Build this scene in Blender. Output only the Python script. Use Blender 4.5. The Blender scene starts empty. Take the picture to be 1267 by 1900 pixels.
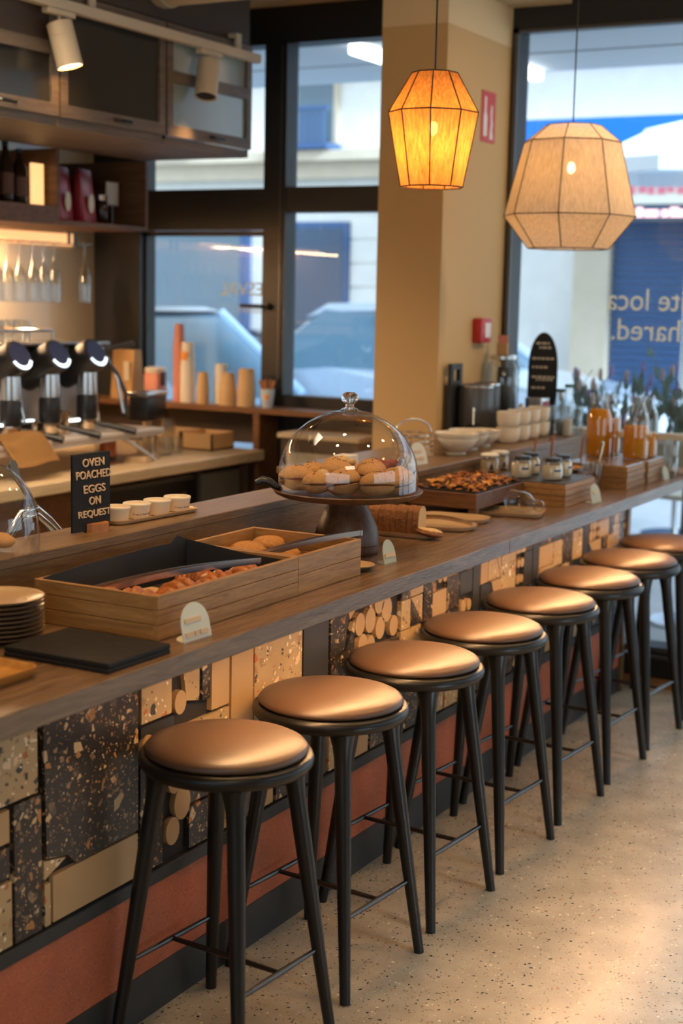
import bpy, bmesh, math, random
from mathutils import Vector, Matrix
S = bpy.context.scene
COL = S.collection
PI = math.pi
rnd = random.Random(11)

# ------------------------------------------------------------------ camera
cd = bpy.data.cameras.new('camera'); cam = bpy.data.objects.new('camera', cd); COL.objects.link(cam)
yaw, pitch, roll = 0.504953, 0.148102, 0.021549
cy_, sy_, cp_, sp_, cr_, sr_ = math.cos(yaw), math.sin(yaw), math.cos(pitch), math.sin(pitch), math.cos(roll), math.sin(roll)
fw = Vector((-sy_*cp_, cy_*cp_, -sp_)); r0 = Vector((cy_, sy_, 0)); u0 = r0.cross(fw)
rt = cr_*r0 + sr_*u0; up = -sr_*r0 + cr_*u0
cam.matrix_world = Matrix(((rt.x, up.x, -fw.x, 1.71958), (rt.y, up.y, -fw.y, 0), (rt.z, up.z, -fw.z, 1.73955), (0, 0, 0, 1)))
cd.sensor_fit = 'VERTICAL'; cd.sensor_height = 36; cd.lens = 2721.57/1900*36
cd.clip_start = .05; cd.clip_end = 200
cd.dof.use_dof = True; cd.dof.focus_distance = 3.85; cd.dof.aperture_fstop = 2.4
S.camera = cam
# ------------------------------------------------------------------ world, sun, exposure
S.view_settings.view_transform = 'Standard'; S.view_settings.look = 'None'
S.view_settings.gamma = 1; S.view_settings.use_curve_mapping = False
S.view_settings.exposure = 0.35
W = bpy.data.worlds.new('overcast_sky'); S.world = W; W.use_nodes = True
bgn = W.node_tree.nodes['Background']; bgn.inputs[0].default_value = (.80, .90, 1, 1); bgn.inputs[1].default_value = 1.75
S.cycles.caustics_reflective = False; S.cycles.caustics_refractive = False
S.cycles.sample_clamp_indirect = 4; S.cycles.transparent_max_bounces = 24

def lamp(kind, name, loc, energy, color, aim=None, **kw):   # aimed straight down a lamp keeps x and y as its own axes
    d = bpy.data.lights.new(name, kind); d.energy = energy; d.color = color
    for k, v in kw.items(): setattr(d, k, v)
    o = bpy.data.objects.new(name, d); COL.objects.link(o); o.location = loc
    if aim is not None and (aim[0], aim[1]) != (loc[0], loc[1]): o.rotation_euler = (Vector(aim)-Vector(loc)).to_track_quat('-Z', 'Y').to_euler()
    return o
WARM = (1, .60, .27)
lamp('SUN', 'sun', (8, 2, 6), 7.5, (.70, .85, 1), (8-1, 2+.22, 6-.58), angle=.22)
# warm ceiling spots over the barista side and the customer aisle, aimed at the stools and the counter
for yy in (3.0, 4.2, 5.4):
    lamp('SPOT', 'unseen_ceiling_spot_lamp', (.95, yy+.5, 3.08), 32, WARM, (-.12, yy-.05, .6), spot_size=1.4, spot_blend=.7, shadow_soft_size=.07)
for yy in (1.8, 2.6, 3.4):
    lamp('SPOT', 'unseen_counter_spot_lamp', (-.35, yy, 3.08), 32, WARM, (-.4, yy, 1), spot_size=1.7, spot_blend=.8, shadow_soft_size=.06)
lamp('SPOT', 'unseen_counter_spot_lamp', (-.15, 5.35, 3.08), 34, (1, .72, .46), (-.42, 5.6, 1), spot_size=.85, spot_blend=.8, shadow_soft_size=.08)  # added unseen spot, brightens the mugs, bowls and juice at the far end
lamp('AREA', 'added_fill_lamp', (-2.0, 3.6, 3.1), 60, (1, .78, .54), (-2.9, 4.4, 0), shape='RECTANGLE', size=.6, size_y=2.0, spread=2.0)  # added unseen fill lamp, evens out the light on the barista side
lamp('SPOT', 'unseen_ceiling_spot_lamp', (1.3, 5.7, 3.08), 60, (1, .72, .45), (-1.0, 6.1, 1.9), spot_size=1.0, spot_blend=.8, shadow_soft_size=.1)  # added unseen spot, brightens the aisle face of the pillar
lamp('AREA', 'added_fill_lamp', (1.8, .2, 3.1), 30, (1, .78, .55), (1.0, 1.0, 0), shape='RECTANGLE', size=1.2, size_y=1.2)  # added unseen fill lamp above the camera

# ------------------------------------------------------------------ materials
def nt(name):
    m = bpy.data.materials.new(name); m.use_nodes = True
    t = m.node_tree; b = t.nodes['Principled BSDF']
    return m, t, b
def lin(c):   # sRGB 0-255 -> linear
    return tuple(((v/255)/12.92 if v/255 <= .04045 else ((v/255+.055)/1.055)**2.4) for v in c)
def N(t, kind, **kw):
    n = t.nodes.new(kind)
    for k, v in kw.items():
        if hasattr(n, k) and k not in ('Scale',): setattr(n, k, v)
    return n
def plain(name, c, rough=.5, metal=0, spec=.5, emit=None, es=0, coat=0, bump=0, bscale=200, var=0):
    m, t, b = nt(name)
    b.inputs['Base Color'].default_value = (*c, 1); b.inputs['Roughness'].default_value = rough
    b.inputs['Metallic'].default_value = metal; b.inputs['Specular IOR Level'].default_value = spec
    b.inputs['Coat Weight'].default_value = coat
    if emit: b.inputs['Emission Color'].default_value = (*emit, 1); b.inputs['Emission Strength'].default_value = es
    tc = N(t, 'ShaderNodeTexCoord'); no = N(t, 'ShaderNodeTexNoise'); no.inputs['Scale'].default_value = bscale if bump else 6
    no.inputs['Detail'].default_value = 4
    t.links.new(tc.outputs['Object'], no.inputs['Vector'])
    if bump:
        bp = N(t, 'ShaderNodeBump'); bp.inputs['Strength'].default_value = bump; bp.inputs['Distance'].default_value = .01
        t.links.new(no.outputs['Fac'], bp.inputs['Height']); t.links.new(bp.outputs[0], b.inputs['Normal'])
    if var:
        r = N(t, 'ShaderNodeValToRGB'); r.color_ramp.elements[0].position = .3; r.color_ramp.elements[1].position = .7
        r.color_ramp.elements[0].color = (*[v*(1-var) for v in c], 1); r.color_ramp.elements[1].color = (*[min(1, v*(1+var)) for v in c], 1)
        t.links.new(no.outputs['Fac'], r.inputs[0]); t.links.new(r.outputs[0], b.inputs['Base Color'])
    return m
def wood(name, c1, c2, axis='y', scale=1, rough=.45, bump=.15):
    m, t, b = nt(name)
    tc = N(t, 'ShaderNodeTexCoord'); mp = N(t, 'ShaderNodeMapping')
    s = {'x': (1.2, 14, 14), 'y': (14, 1.2, 14), 'z': (14, 14, 1.2)}[axis]
    mp.inputs['Scale'].default_value = tuple(v*scale for v in s)
    no = N(t, 'ShaderNodeTexNoise'); no.inputs['Scale'].default_value = 3; no.inputs['Detail'].default_value = 8; no.inputs['Roughness'].default_value = .65; no.inputs['Distortion'].default_value = 1.2
    n2 = N(t, 'ShaderNodeTexNoise'); n2.inputs['Scale'].default_value = 22; n2.inputs['Detail'].default_value = 3
    r = N(t, 'ShaderNodeValToRGB'); r.color_ramp.elements[0].position = .32; r.color_ramp.elements[1].position = .68
    r.color_ramp.elements[0].color = (*c1, 1); r.color_ramp.elements[1].color = (*c2, 1)
    mx = N(t, 'ShaderNodeMix'); mx.data_type = 'RGBA'; mx.blend_type = 'MULTIPLY'; mx.inputs[0].default_value = .35
    t.links.new(tc.outputs['Object'], mp.inputs[0]); t.links.new(mp.outputs[0], no.inputs['Vector']); t.links.new(mp.outputs[0], n2.inputs['Vector'])
    t.links.new(no.outputs['Fac'], r.inputs[0]); t.links.new(r.outputs[0], mx.inputs[6]); t.links.new(n2.outputs['Fac'], mx.inputs[7])
    t.links.new(mx.outputs[2], b.inputs['Base Color'])
    bp = N(t, 'ShaderNodeBump'); bp.inputs['Strength'].default_value = bump; bp.inputs['Distance'].default_value = .004
    t.links.new(n2.outputs['Fac'], bp.inputs['Height']); t.links.new(bp.outputs[0], b.inputs['Normal'])
    b.inputs['Roughness'].default_value = rough
    return m
def terrazzo(name, base, chips, layers, rough=.35, bump=0):
    """base colour with layers of angular chips: (scale, share of cells, edge inset)"""
    m, t, b = nt(name)
    tc = N(t, 'ShaderNodeTexCoord')
    no = N(t, 'ShaderNodeTexNoise'); no.inputs['Scale'].default_value = 7; no.inputs['Detail'].default_value = 5
    t.links.new(tc.outputs['Object'], no.inputs['Vector'])
    r0_ = N(t, 'ShaderNodeValToRGB'); r0_.color_ramp.elements[0].position = .3; r0_.color_ramp.elements[1].position = .7
    r0_.color_ramp.elements[0].color = (*[v*.82 for v in base], 1); r0_.color_ramp.elements[1].color = (*[min(1, v*1.12) for v in base], 1)
    t.links.new(no.outputs['Fac'], r0_.inputs[0]); cur = r0_.outputs[0]
    for i, (sc, share, inset) in enumerate(layers):
        mp = N(t, 'ShaderNodeMapping'); mp.inputs['Location'].default_value = (3.1*i, 1.7*i, .9*i); mp.inputs['Rotation'].default_value = (.5*i+.3, .8*i+.2, .4*i)
        t.links.new(tc.outputs['Object'], mp.inputs[0])
        v1 = N(t, 'ShaderNodeTexVoronoi'); v1.feature = 'F1'; v1.inputs['Scale'].default_value = sc
        v2 = N(t, 'ShaderNodeTexVoronoi'); v2.feature = 'DISTANCE_TO_EDGE'; v2.inputs['Scale'].default_value = sc
        for v in (v1, v2): t.links.new(mp.outputs[0], v.inputs['Vector'])
        sp = N(t, 'ShaderNodeSeparateColor'); t.links.new(v1.outputs['Color'], sp.inputs[0])
        lt = N(t, 'ShaderNodeMath', operation='LESS_THAN'); lt.inputs[1].default_value = share; t.links.new(sp.outputs[0], lt.inputs[0])
        # the inset varies from chip to chip, so chips differ in size
        mu = N(t, 'ShaderNodeMath', operation='MULTIPLY_ADD'); mu.inputs[1].default_value = .25; mu.inputs[2].default_value = inset; t.links.new(sp.outputs[2], mu.inputs[0])
        gt = N(t, 'ShaderNodeMath', operation='GREATER_THAN'); t.links.new(v2.outputs['Distance'], gt.inputs[0]); t.links.new(mu.outputs[0], gt.inputs[1])
        an = N(t, 'ShaderNodeMath', operation='MULTIPLY'); t.links.new(lt.outputs[0], an.inputs[0]); t.links.new(gt.outputs[0], an.inputs[1])
        cr = N(t, 'ShaderNodeValToRGB'); cr.color_ramp.interpolation = 'CONSTANT'
        while len(cr.color_ramp.elements) < len(chips): cr.color_ramp.elements.new(.5)
        for k, c in enumerate(chips): cr.color_ramp.elements[k].position = k/len(chips); cr.color_ramp.elements[k].color = (*c, 1)
        t.links.new(sp.outputs[1], cr.inputs[0])
        mx = N(t, 'ShaderNodeMix'); mx.data_type = 'RGBA'
        t.links.new(an.outputs[0], mx.inputs[0]); t.links.new(cur, mx.inputs[6]); t.links.new(cr.outputs[0], mx.inputs[7]); cur = mx.outputs[2]
    t.links.new(cur, b.inputs['Base Color']); b.inputs['Roughness'].default_value = rough
    if bump:
        bp = N(t, 'ShaderNodeBump'); bp.inputs['Strength'].default_value = bump; bp.inputs['Distance'].default_value = .01
        t.links.new(no.outputs['Fac'], bp.inputs['Height']); t.links.new(bp.outputs[0], b.inputs['Normal'])
    return m
def glass(name, tint=(1, 1, 1), base=.06, edge=.9, rough=.0, power=3.2):
    """thin clear glass: see-through, mirror-like towards grazing angles"""
    m, t, b = nt(name); t.nodes.remove(b)
    out = t.nodes['Material Output']
    tr = N(t, 'ShaderNodeBsdfTransparent'); tr.inputs[0].default_value = (*tint, 1)
    gl = N(t, 'ShaderNodeBsdfGlossy'); gl.inputs['Roughness'].default_value = rough
    lw = N(t, 'ShaderNodeLayerWeight'); lw.inputs[0].default_value = .5
    pw = N(t, 'ShaderNodeMath', operation='POWER'); pw.inputs[1].default_value = power; t.links.new(lw.outputs['Facing'], pw.inputs[0])
    ma = N(t, 'ShaderNodeMath', operation='MULTIPLY_ADD'); ma.inputs[1].default_value = edge-base; ma.inputs[2].default_value = base; t.links.new(pw.outputs[0], ma.inputs[0])
    mx = N(t, 'ShaderNodeMixShader'); t.links.new(ma.outputs[0], mx.inputs[0]); t.links.new(tr.outputs[0], mx.inputs[1]); t.links.new(gl.outputs[0], mx.inputs[2])
    t.links.new(mx.outputs[0], out.inputs[0])
    return m
def shade_fabric(name, c, dark=.36, clear=.03):
    m, t, b = nt(name); t.nodes.remove(b); out = t.nodes['Material Output']
    tc = N(t, 'ShaderNodeTexCoord'); mp = N(t, 'ShaderNodeMapping'); mp.inputs['Scale'].default_value = (42, 42, 1.5)
    no = N(t, 'ShaderNodeTexNoise'); no.inputs['Scale'].default_value = 3; no.inputs['Detail'].default_value = 6; no.inputs['Roughness'].default_value = .7
    t.links.new(tc.outputs['Object'], mp.inputs[0]); t.links.new(mp.outputs[0], no.inputs['Vector'])
    r = N(t, 'ShaderNodeValToRGB'); r.color_ramp.elements[0].position = .3; r.color_ramp.elements[1].position = .72
    r.color_ramp.elements[0].color = (*[v*dark for v in c], 1); r.color_ramp.elements[1].color = (*c, 1); t.links.new(no.outputs['Fac'], r.inputs[0])
    df = N(t, 'ShaderNodeBsdfDiffuse'); tl = N(t, 'ShaderNodeBsdfTranslucent'); tp = N(t, 'ShaderNodeBsdfTransparent')
    t.links.new(r.outputs[0], df.inputs[0]); t.links.new(r.outputs[0], tl.inputs[0])
    m1 = N(t, 'ShaderNodeMixShader'); m1.inputs[0].default_value = .5; t.links.new(df.outputs[0], m1.inputs[1]); t.links.new(tl.outputs[0], m1.inputs[2])
    m2 = N(t, 'ShaderNodeMixShader'); m2.inputs[0].default_value = clear; t.links.new(m1.outputs[0], m2.inputs[1]); t.links.new(tp.outputs[0], m2.inputs[2])
    t.links.new(m2.outputs[0], out.inputs[0])
    return m
def vinyl(name, c):
    m, t, b = nt(name); t.nodes.remove(b); out = t.nodes['Material Output']
    df = N(t, 'ShaderNodeBsdfDiffuse'); tl = N(t, 'ShaderNodeBsdfTranslucent'); mx = N(t, 'ShaderNodeMixShader')
    df.inputs[0].default_value = tl.inputs[0].default_value = (*c, 1); mx.inputs[0].default_value = .55
    t.links.new(df.outputs[0], mx.inputs[1]); t.links.new(tl.outputs[0], mx.inputs[2]); t.links.new(mx.outputs[0], out.inputs[0]); return m
def frosted(name, c, ribs=0):
    m, t, b = nt(name); t.nodes.remove(b); out = t.nodes['Material Output']
    df = N(t, 'ShaderNodeBsdfDiffuse'); tl = N(t, 'ShaderNodeBsdfTranslucent'); mx = N(t, 'ShaderNodeMixShader'); gl = N(t, 'ShaderNodeBsdfGlossy'); m2 = N(t, 'ShaderNodeMixShader')
    df.inputs[0].default_value = tl.inputs[0].default_value = (*c, 1); mx.inputs[0].default_value = .75; gl.inputs['Roughness'].default_value = .3; m2.inputs[0].default_value = .28
    if ribs:
        tc = N(t, 'ShaderNodeTexCoord'); w = N(t, 'ShaderNodeTexWave'); w.bands_direction = 'Y'; w.inputs['Scale'].default_value = ribs; bp = N(t, 'ShaderNodeBump'); bp.inputs['Strength'].default_value = .8
        t.links.new(tc.outputs['Object'], w.inputs['Vector']); t.links.new(w.outputs['Fac'], bp.inputs['Height'])
        for n_ in (df, tl, gl): t.links.new(bp.outputs[0], n_.inputs['Normal'])
    t.links.new(df.outputs[0], mx.inputs[1]); t.links.new(tl.outputs[0], mx.inputs[2]); t.links.new(mx.outputs[0], m2.inputs[1]); t.links.new(gl.outputs[0], m2.inputs[2]); t.links.new(m2.outputs[0], out.inputs[0]); return m
def fluted(name, c, scale=30, axis='Y'):
    m, t, b = nt(name); b.inputs['Base Color'].default_value = (*c, 1); b.inputs['Roughness'].default_value = .18
    tc = N(t, 'ShaderNodeTexCoord'); w = N(t, 'ShaderNodeTexWave'); w.bands_direction = axis; w.inputs['Scale'].default_value = scale; w.inputs['Distortion'].default_value = .6
    w.inputs['Detail'].default_value = 1
    t.links.new(tc.outputs['Object'], w.inputs['Vector'])
    no = N(t, 'ShaderNodeTexNoise'); no.inputs['Scale'].default_value = 9; t.links.new(tc.outputs['Object'], no.inputs['Vector'])
    ad = N(t, 'ShaderNodeMath', operation='ADD'); t.links.new(w.outputs['Fac'], ad.inputs[0]); t.links.new(no.outputs['Fac'], ad.inputs[1])
    bp = N(t, 'ShaderNodeBump'); bp.inputs['Strength'].default_value = .6; bp.inputs['Distance'].default_value = .02
    t.links.new(ad.outputs[0], bp.inputs['Height']); t.links.new(bp.outputs[0], b.inputs['Normal'])
    return m
def emission(name, c, s):
    m, t, b = nt(name); b.inputs['Base Color'].default_value = (*c, 1)
    b.inputs['Emission Color'].default_value = (*c, 1); b.inputs['Emission Strength'].default_value = s
    return m

CREAM = lin((214, 190, 148)); CHIPS = [lin((60, 62, 66)), lin((240, 226, 196)), lin((186, 112, 66)), lin((232, 206, 170)), lin((70, 66, 62)), lin((168, 136, 100)), lin((246, 236, 214))]
M = dict(
 floor=terrazzo('floor_terrazzo', lin((176, 163, 142)), [lin((60, 58, 56)), lin((96, 84, 70)), lin((46, 48, 52)), lin((226, 210, 180)), lin((150, 110, 80))], [(95, .34, .18), (170, .32, .20)], rough=.27),
 ceil=plain('ceiling_paint', lin((205, 185, 150)), .8), wallp=plain('pillar_paint', lin((204, 168, 114)), .75, bump=.03),
 wallc=plain('pillar_upper_paint', lin((226, 200, 154)), .75), plaster=plain('plaster', lin((200, 182, 150)), .8),
 tilew=plain('glossy_wall_panel', lin((212, 194, 160)), .25, coat=.4, bump=.12, bscale=3),
 frame=plain('black_frame', (.012, .012, .013), .45), kick=plain('black_board', (.03, .032, .034), .5, var=.2),
 thresh=wood('threshold_wood', lin((120, 80, 46)), lin((170, 120, 70)), 'x'),
 oakd=wood('counter_oak', lin((104, 80, 58)), lin((150, 119, 90)), 'y', 1.0, .27, .25),
 oakl=wood('ledge_oak', lin((104, 80, 54)), lin((146, 116, 82)), 'y', 1.0, .35, .2),
 oakb=wood('box_oak', lin((152, 108, 58)), lin((200, 150, 90)), 'y', 1.3, .5, .15),
 oakbx=wood('box_oak_cross', lin((152, 108, 58)), lin((200, 150, 90)), 'x', 1.3, .5, .15),
 walnut=wood('walnut', lin((74, 46, 28)), lin((124, 82, 52)), 'z', 1.2, .4, .1),
 walnutx=wood('walnut_board', lin((84, 52, 30)), lin((134, 88, 52)), 'x', 1.2, .4, .1),
 cabw=wood('cabinet_wood', lin((108, 92, 76)), lin((140, 120, 98)), 'y', .8, .5, .1),
 shelfw=wood('shelf_wood', lin((100, 66, 40)), lin((140, 96, 60)), 'x', .8, .5, .1),
 pale=wood('pale_worktop', lin((206, 180, 142)), lin((232, 208, 170)), 'y', .6, .35, .05),
 yellow=wood('tray_wood', lin((186, 124, 52)), lin((220, 160, 80)), 'y', 1.0, .45, .1),
 leather=plain('brown_black_leather', lin((83, 61, 45)), .42, spec=.6, bump=.06, bscale=260),
 legs=plain('black_stained_beech', (.008, .0078, .0075), .36, spec=.4), rod=plain('dark_steel_rod', (.09, .09, .095), .28, metal=1),
 terr_c=terrazzo('cream_terrazzo', lin((190, 162, 120)), CHIPS, [(40, .42, .10), (85, .35, .12)]),
 terr_d=terrazzo('dark_terrazzo', lin((52, 48, 46)), [lin((206, 180, 140)), lin((150, 124, 96)), lin((120, 100, 80)), lin((180, 126, 76)), lin((92, 82, 72))], [(28, .42, .12), (64, .40, .10), (150, .35, .1)]),
 terr_p=plain('plain_beige_tile', lin((186, 154, 112)), .4, var=.08), slate=plain('slate_tile', lin((56, 56, 58)), .45, var=.12),
 grout=plain('dark_grout', lin((40, 36, 33)), .8), terracotta=terrazzo('terracotta_board', lin((186, 104, 74)), [lin((150, 82, 60)), lin((206, 128, 96)), lin((140, 76, 56))], [(260, .5, .1)], rough=.5),
 black=plain('black_plastic', (.012, .012, .013), .35), blackm=plain('black_paper', (.016, .017, .019), .7, var=.3),
 slateb=plain('black_slate', (.012, .0115, .0115), .65, spec=.3, bump=.25, bscale=60), steel=plain('brushed_steel', (.62, .62, .62), .25, metal=1, bump=.02),
 chrome=plain('chrome', (.8, .8, .8), .08, metal=1), darksteel=plain('dark_grey_steel', (.10, .10, .10), .38, metal=.6), brass=plain('warm_steel', (.75, .58, .40), .22, metal=1),
 palesteel=plain('satin_steel', lin((214, 206, 200)), .42, metal=.35),
 stone=plain('stoneware', lin((190, 160, 122)), .28, coat=.3, var=.06), stonerim=plain('stoneware_rim', lin((110, 92, 72)), .25, coat=.3),
 white=plain('white_ceramic', lin((226, 214, 192)), .22, coat=.4), whitem=plain('white_card', lin((226, 222, 208)), .6),
 sage=plain('sage_metal', lin((182, 184, 160)), .5), sagew=plain('pale_metal', lin((216, 214, 196)), .5), letter=plain('letter_wood', lin((216, 186, 148)), .6),
 bread=plain('bread_crust', lin((132, 82, 40)), .7, bump=.5, bscale=90, var=.28), roll=plain('roll_crust', lin((198, 146, 88)), .7, bump=.25, bscale=120, var=.12),
 crust=plain('dark_crust', lin((120, 68, 28)), .55, bump=.5, bscale=80, var=.35), crumb=plain('bread_crumb', lin((224, 186, 132)), .85, bump=.7, bscale=160, var=.10),
 croiss=plain('croissant', lin((168, 96, 40)), .35, bump=.4, bscale=60, var=.4), cookie=plain('cookie', lin((176, 122, 66)), .8, bump=.5, bscale=100, var=.2),
 seedm=plain('seeds', (.02, .014, .01), .6), berry=plain('berry_filling', lin((150, 30, 40)), .35), granola=plain('dried_fruit', lin((168, 104, 48)), .6, bump=.5, bscale=70, var=.45),
 dates=plain('dark_dried_fruit', lin((92, 50, 22)), .5, var=.4), gold=plain('golden_crumbs', lin((214, 150, 70)), .6, var=.3),
 juice=vinyl('orange_juice', lin((255, 190, 36))), yog=plain('cream_yoghurt', lin((232, 214, 182)), .5), label=plain('paper_label', lin((222, 212, 190)), .6),
 blueink=plain('blue_print', lin((50, 80, 120)), .5), ink=plain('dark_print', lin((50, 44, 40)), .6), jarlid=plain('black_lid', (.02, .024, .03), .25), greenlid=plain('green_lid', lin((30, 84, 70)), .4),
 glass=glass('clear_glass', (.94, .955, .955), .10, .9, 0, 2.3), dome=glass('dome_glass', (.97, .98, .985), .11, .9, .015), pane=glass('window_glass', (.93, .97, .98), .04, .6),
 frost=frosted('frosted_pane', lin((226, 232, 218))), darkpane=plain('smoked_pane', lin((60, 58, 54)), .08), bulb=emission('bulb_glow', (1, .55, .2), 30), tube=emission('tube_glow', (1, .97, .9), 3.5),
 shade1=shade_fabric('amber_string', lin((246, 190, 120))), shade2=shade_fabric('linen_string', lin((236, 224, 200)), .6, .13), wire=plain('shade_wire', lin((70, 46, 26)), .6),
 red=plain('red_plastic', lin((186, 40, 36)), .4), redbag=plain('red_foil_bag', lin((150, 34, 48)), .3, var=.2), kraft=plain('kraft_paper', lin((196, 156, 106)), .8, var=.05), kcup=plain('kraft_cup', lin((206, 172, 126)), .7),
 pinkcup=plain('pink_cup', lin((206, 140, 122)), .6), whitecup=plain('white_cup', lin((226, 220, 206)), .6), bluecup=plain('pale_blue_cup', lin((200, 212, 222)), .6), orange=plain('orange_print', lin((236, 150, 50)), .6),
 amber=plain('amber_bottle', lin((44, 24, 12)), .12), tan=plain('tan_cloth', lin((170, 128, 76)), .8, bump=.2, bscale=60), copper=plain('copper_tin', lin((150, 88, 54)), .35, metal=.5),
 screen=emission('machine_display', lin((30, 36, 66)), .3), ring=emission('display_ring', (.75, .9, 1), 1.6), ledw=emission('worklight', (.85, .95, 1), 2.2), led=emission('shelf_light_strip', (1, .55, .2), 5),
 glow=emission('painted_strip_glow', (1, .50, .20), .95),
 lit=emission('painted_card_glow', (1, .55, .22), 1.0),
 facade=plain('white_render', lin((236, 236, 232)), .8, var=.04), facade2=plain('beige_stone', lin((214, 200, 178)), .8, var=.05), bluepaint=plain('blue_awning', lin((0, 112, 214)), .6), navy=plain('navy_paint', lin((58, 92, 138)), .5), shopdark=plain('dark_shop_glass', lin((58, 80, 106)), .15),
 greyglass=plain('grey_window_glass', lin((96, 116, 130)), .15), asphalt=plain('pavement', lin((170, 174, 180)), .8, var=.08), soffit=plain('canopy_soffit', lin((206, 214, 222)), .7), line=plain('panel_joint', lin((120, 128, 136)), .7),
 carb=plain('pale_blue_car_paint', lin((150, 178, 206)), .12, coat=.6), cars=plain('silver_car_paint', lin((190, 206, 224)), .12, coat=.6), cark=plain('dark_car_paint', lin((40, 46, 58)), .12, coat=.6), carg=plain('car_glass', lin((90, 120, 140)), .05), tyre=plain('tyre', (.02, .02, .02), .8),
 leaf=vinyl('leaf_green', lin((170, 188, 184))), lav=vinyl('lavender', lin((196, 188, 222))), pinkflower=plain('pale_pink_flower', lin((224, 196, 196)), .7), canvas=plain('white_canvas', lin((226, 230, 236)), .8), pinkink=plain('pink_sign_print', lin((226, 120, 140)), .5),
 decal=vinyl('cream_vinyl_lettering', lin((250, 246, 232))), rattan=plain('pale_rattan', lin((214, 206, 190)), .7), signred=plain('fire_sign_red', lin((196, 60, 50)), .5), signw=plain('fire_sign_white', lin((230, 228, 222)), .5),
 duct=plain('cream_duct', lin((206, 186, 150)), .6), trackw=plain('cream_white_metal', lin((214, 196, 166)), .5), linen=plain('grey_appliance', lin((112, 114, 114)), .4, var=.1), panelc=plain('cream_panel', lin((176, 164, 140)), .6, var=.05), brownb=plain('brown_bulkhead', lin((70, 56, 44)), .6),
 spoonw=wood('spoon_wood', lin((170, 104, 56)), lin((206, 142, 88)), 'z', 2, .5, .05), chalk=plain('chalk_print', lin((196, 186, 168)), .8),
)

# ------------------------------------------------------------------ mesh helpers
def BM(): return bmesh.new()
def box(bm, x0, x1, y0, y1, z0, z1, mi=0, bev=0, seg=2):
    vs = [bm.verts.new((x, y, z)) for x in (x0, x1) for y in (y0, y1) for z in (z0, z1)]
    fs = [bm.faces.new([vs[i] for i in q]) for q in ((0, 1, 3, 2), (4, 6, 7, 5), (0, 4, 5, 1), (2, 3, 7, 6), (0, 2, 6, 4), (1, 5, 7, 3))]
    for f in fs: f.material_index = mi
    if bev:
        es = list({e for f in fs for e in f.edges})
        r = bmesh.ops.bevel(bm, geom=es, offset=bev, segments=seg, profile=.5, affect='EDGES')
        for f in r['faces']: f.material_index = mi
    return vs
def prism(bm, poly, axis, a, b, mi=0):
    f3 = {'x': lambda p, d: (d, p[0], p[1]), 'y': lambda p, d: (p[0], d, p[1]), 'z': lambda p, d: (p[0], p[1], d)}[axis]
    v0 = [bm.verts.new(f3(p, a)) for p in poly]; v1 = [bm.verts.new(f3(p, b)) for p in poly]; n = len(poly)
    fs = [bm.faces.new(v0[::-1]), bm.faces.new(v1)] + [bm.faces.new((v0[i], v0[(i+1) % n], v1[(i+1) % n], v1[i])) for i in range(n)]
    for f in fs: f.material_index = mi
    return v0+v1
def lathe(bm, prof, c=(0, 0, 0), n=32, mi=0, T=None, cap0=True, cap1=True):
    rings = []; allv = []
    for r, z in prof:
        ring = [bm.verts.new((c[0]+r*math.cos(2*PI*i/n), c[1]+r*math.sin(2*PI*i/n), c[2]+z)) for i in range(n)]
        rings.append(ring); allv += ring
    fs = []
    for a, b in zip(rings, rings[1:]):
        for i in range(n):
            fs.append(bm.faces.new((a[i], a[(i+1) % n], b[(i+1) % n], b[i])))
    if cap0: fs.append(bm.faces.new(rings[0][::-1]))
    if cap1: fs.append(bm.faces.new(rings[-1]))
    for f in fs: f.material_index = mi
    if T is not None: bmesh.ops.transform(bm, matrix=T, verts=allv)
    return allv
def tube(bm, pts, r, n=10, mi=0, flat=None):
    pts = [Vector(p) for p in pts]; k = len(pts)
    rs = r if isinstance(r, (list, tuple)) else [r]*k
    t0 = (pts[1]-pts[0]).normalized(); u = t0.orthogonal().normalized() if flat is None else Vector(flat)
    rings = []
    for i, p in enumerate(pts):
        t = ((pts[min(i+1, k-1)]-pts[max(i-1, 0)])).normalized()
        u = (u - t*u.dot(t)).normalized(); w = t.cross(u)
        rings.append([bm.verts.new(p + rs[i]*(math.cos(2*PI*j/n)*u+math.sin(2*PI*j/n)*w)) for j in range(n)])
    fs = []
    for a, b in zip(rings, rings[1:]):
        for j in range(n): fs.append(bm.faces.new((a[j], a[(j+1) % n], b[(j+1) % n], b[j])))
    fs += [bm.faces.new(rings[0][::-1]), bm.faces.new(rings[-1])]
    for f in fs: f.material_index = mi
    return [v for q in rings for v in q]
def ribbon(bm, pts, wv, th, mi=0):
    """a flat strip of width vector wv along pts, thickness th (along z)"""
    wv = Vector(wv)/2; q = []
    for p in pts:
        p = Vector(p); q.append([bm.verts.new(p-wv), bm.verts.new(p+wv), bm.verts.new(p+wv+Vector((0, 0, th))), bm.verts.new(p-wv+Vector((0, 0, th)))])
    fs = []
    for a, b in zip(q, q[1:]):
        for j in range(4): fs.append(bm.faces.new((a[j], a[(j+1) % 4], b[(j+1) % 4], b[j])))
    fs += [bm.faces.new(q[0][::-1]), bm.faces.new(q[-1])]
    for f in fs: f.material_index = mi
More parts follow.
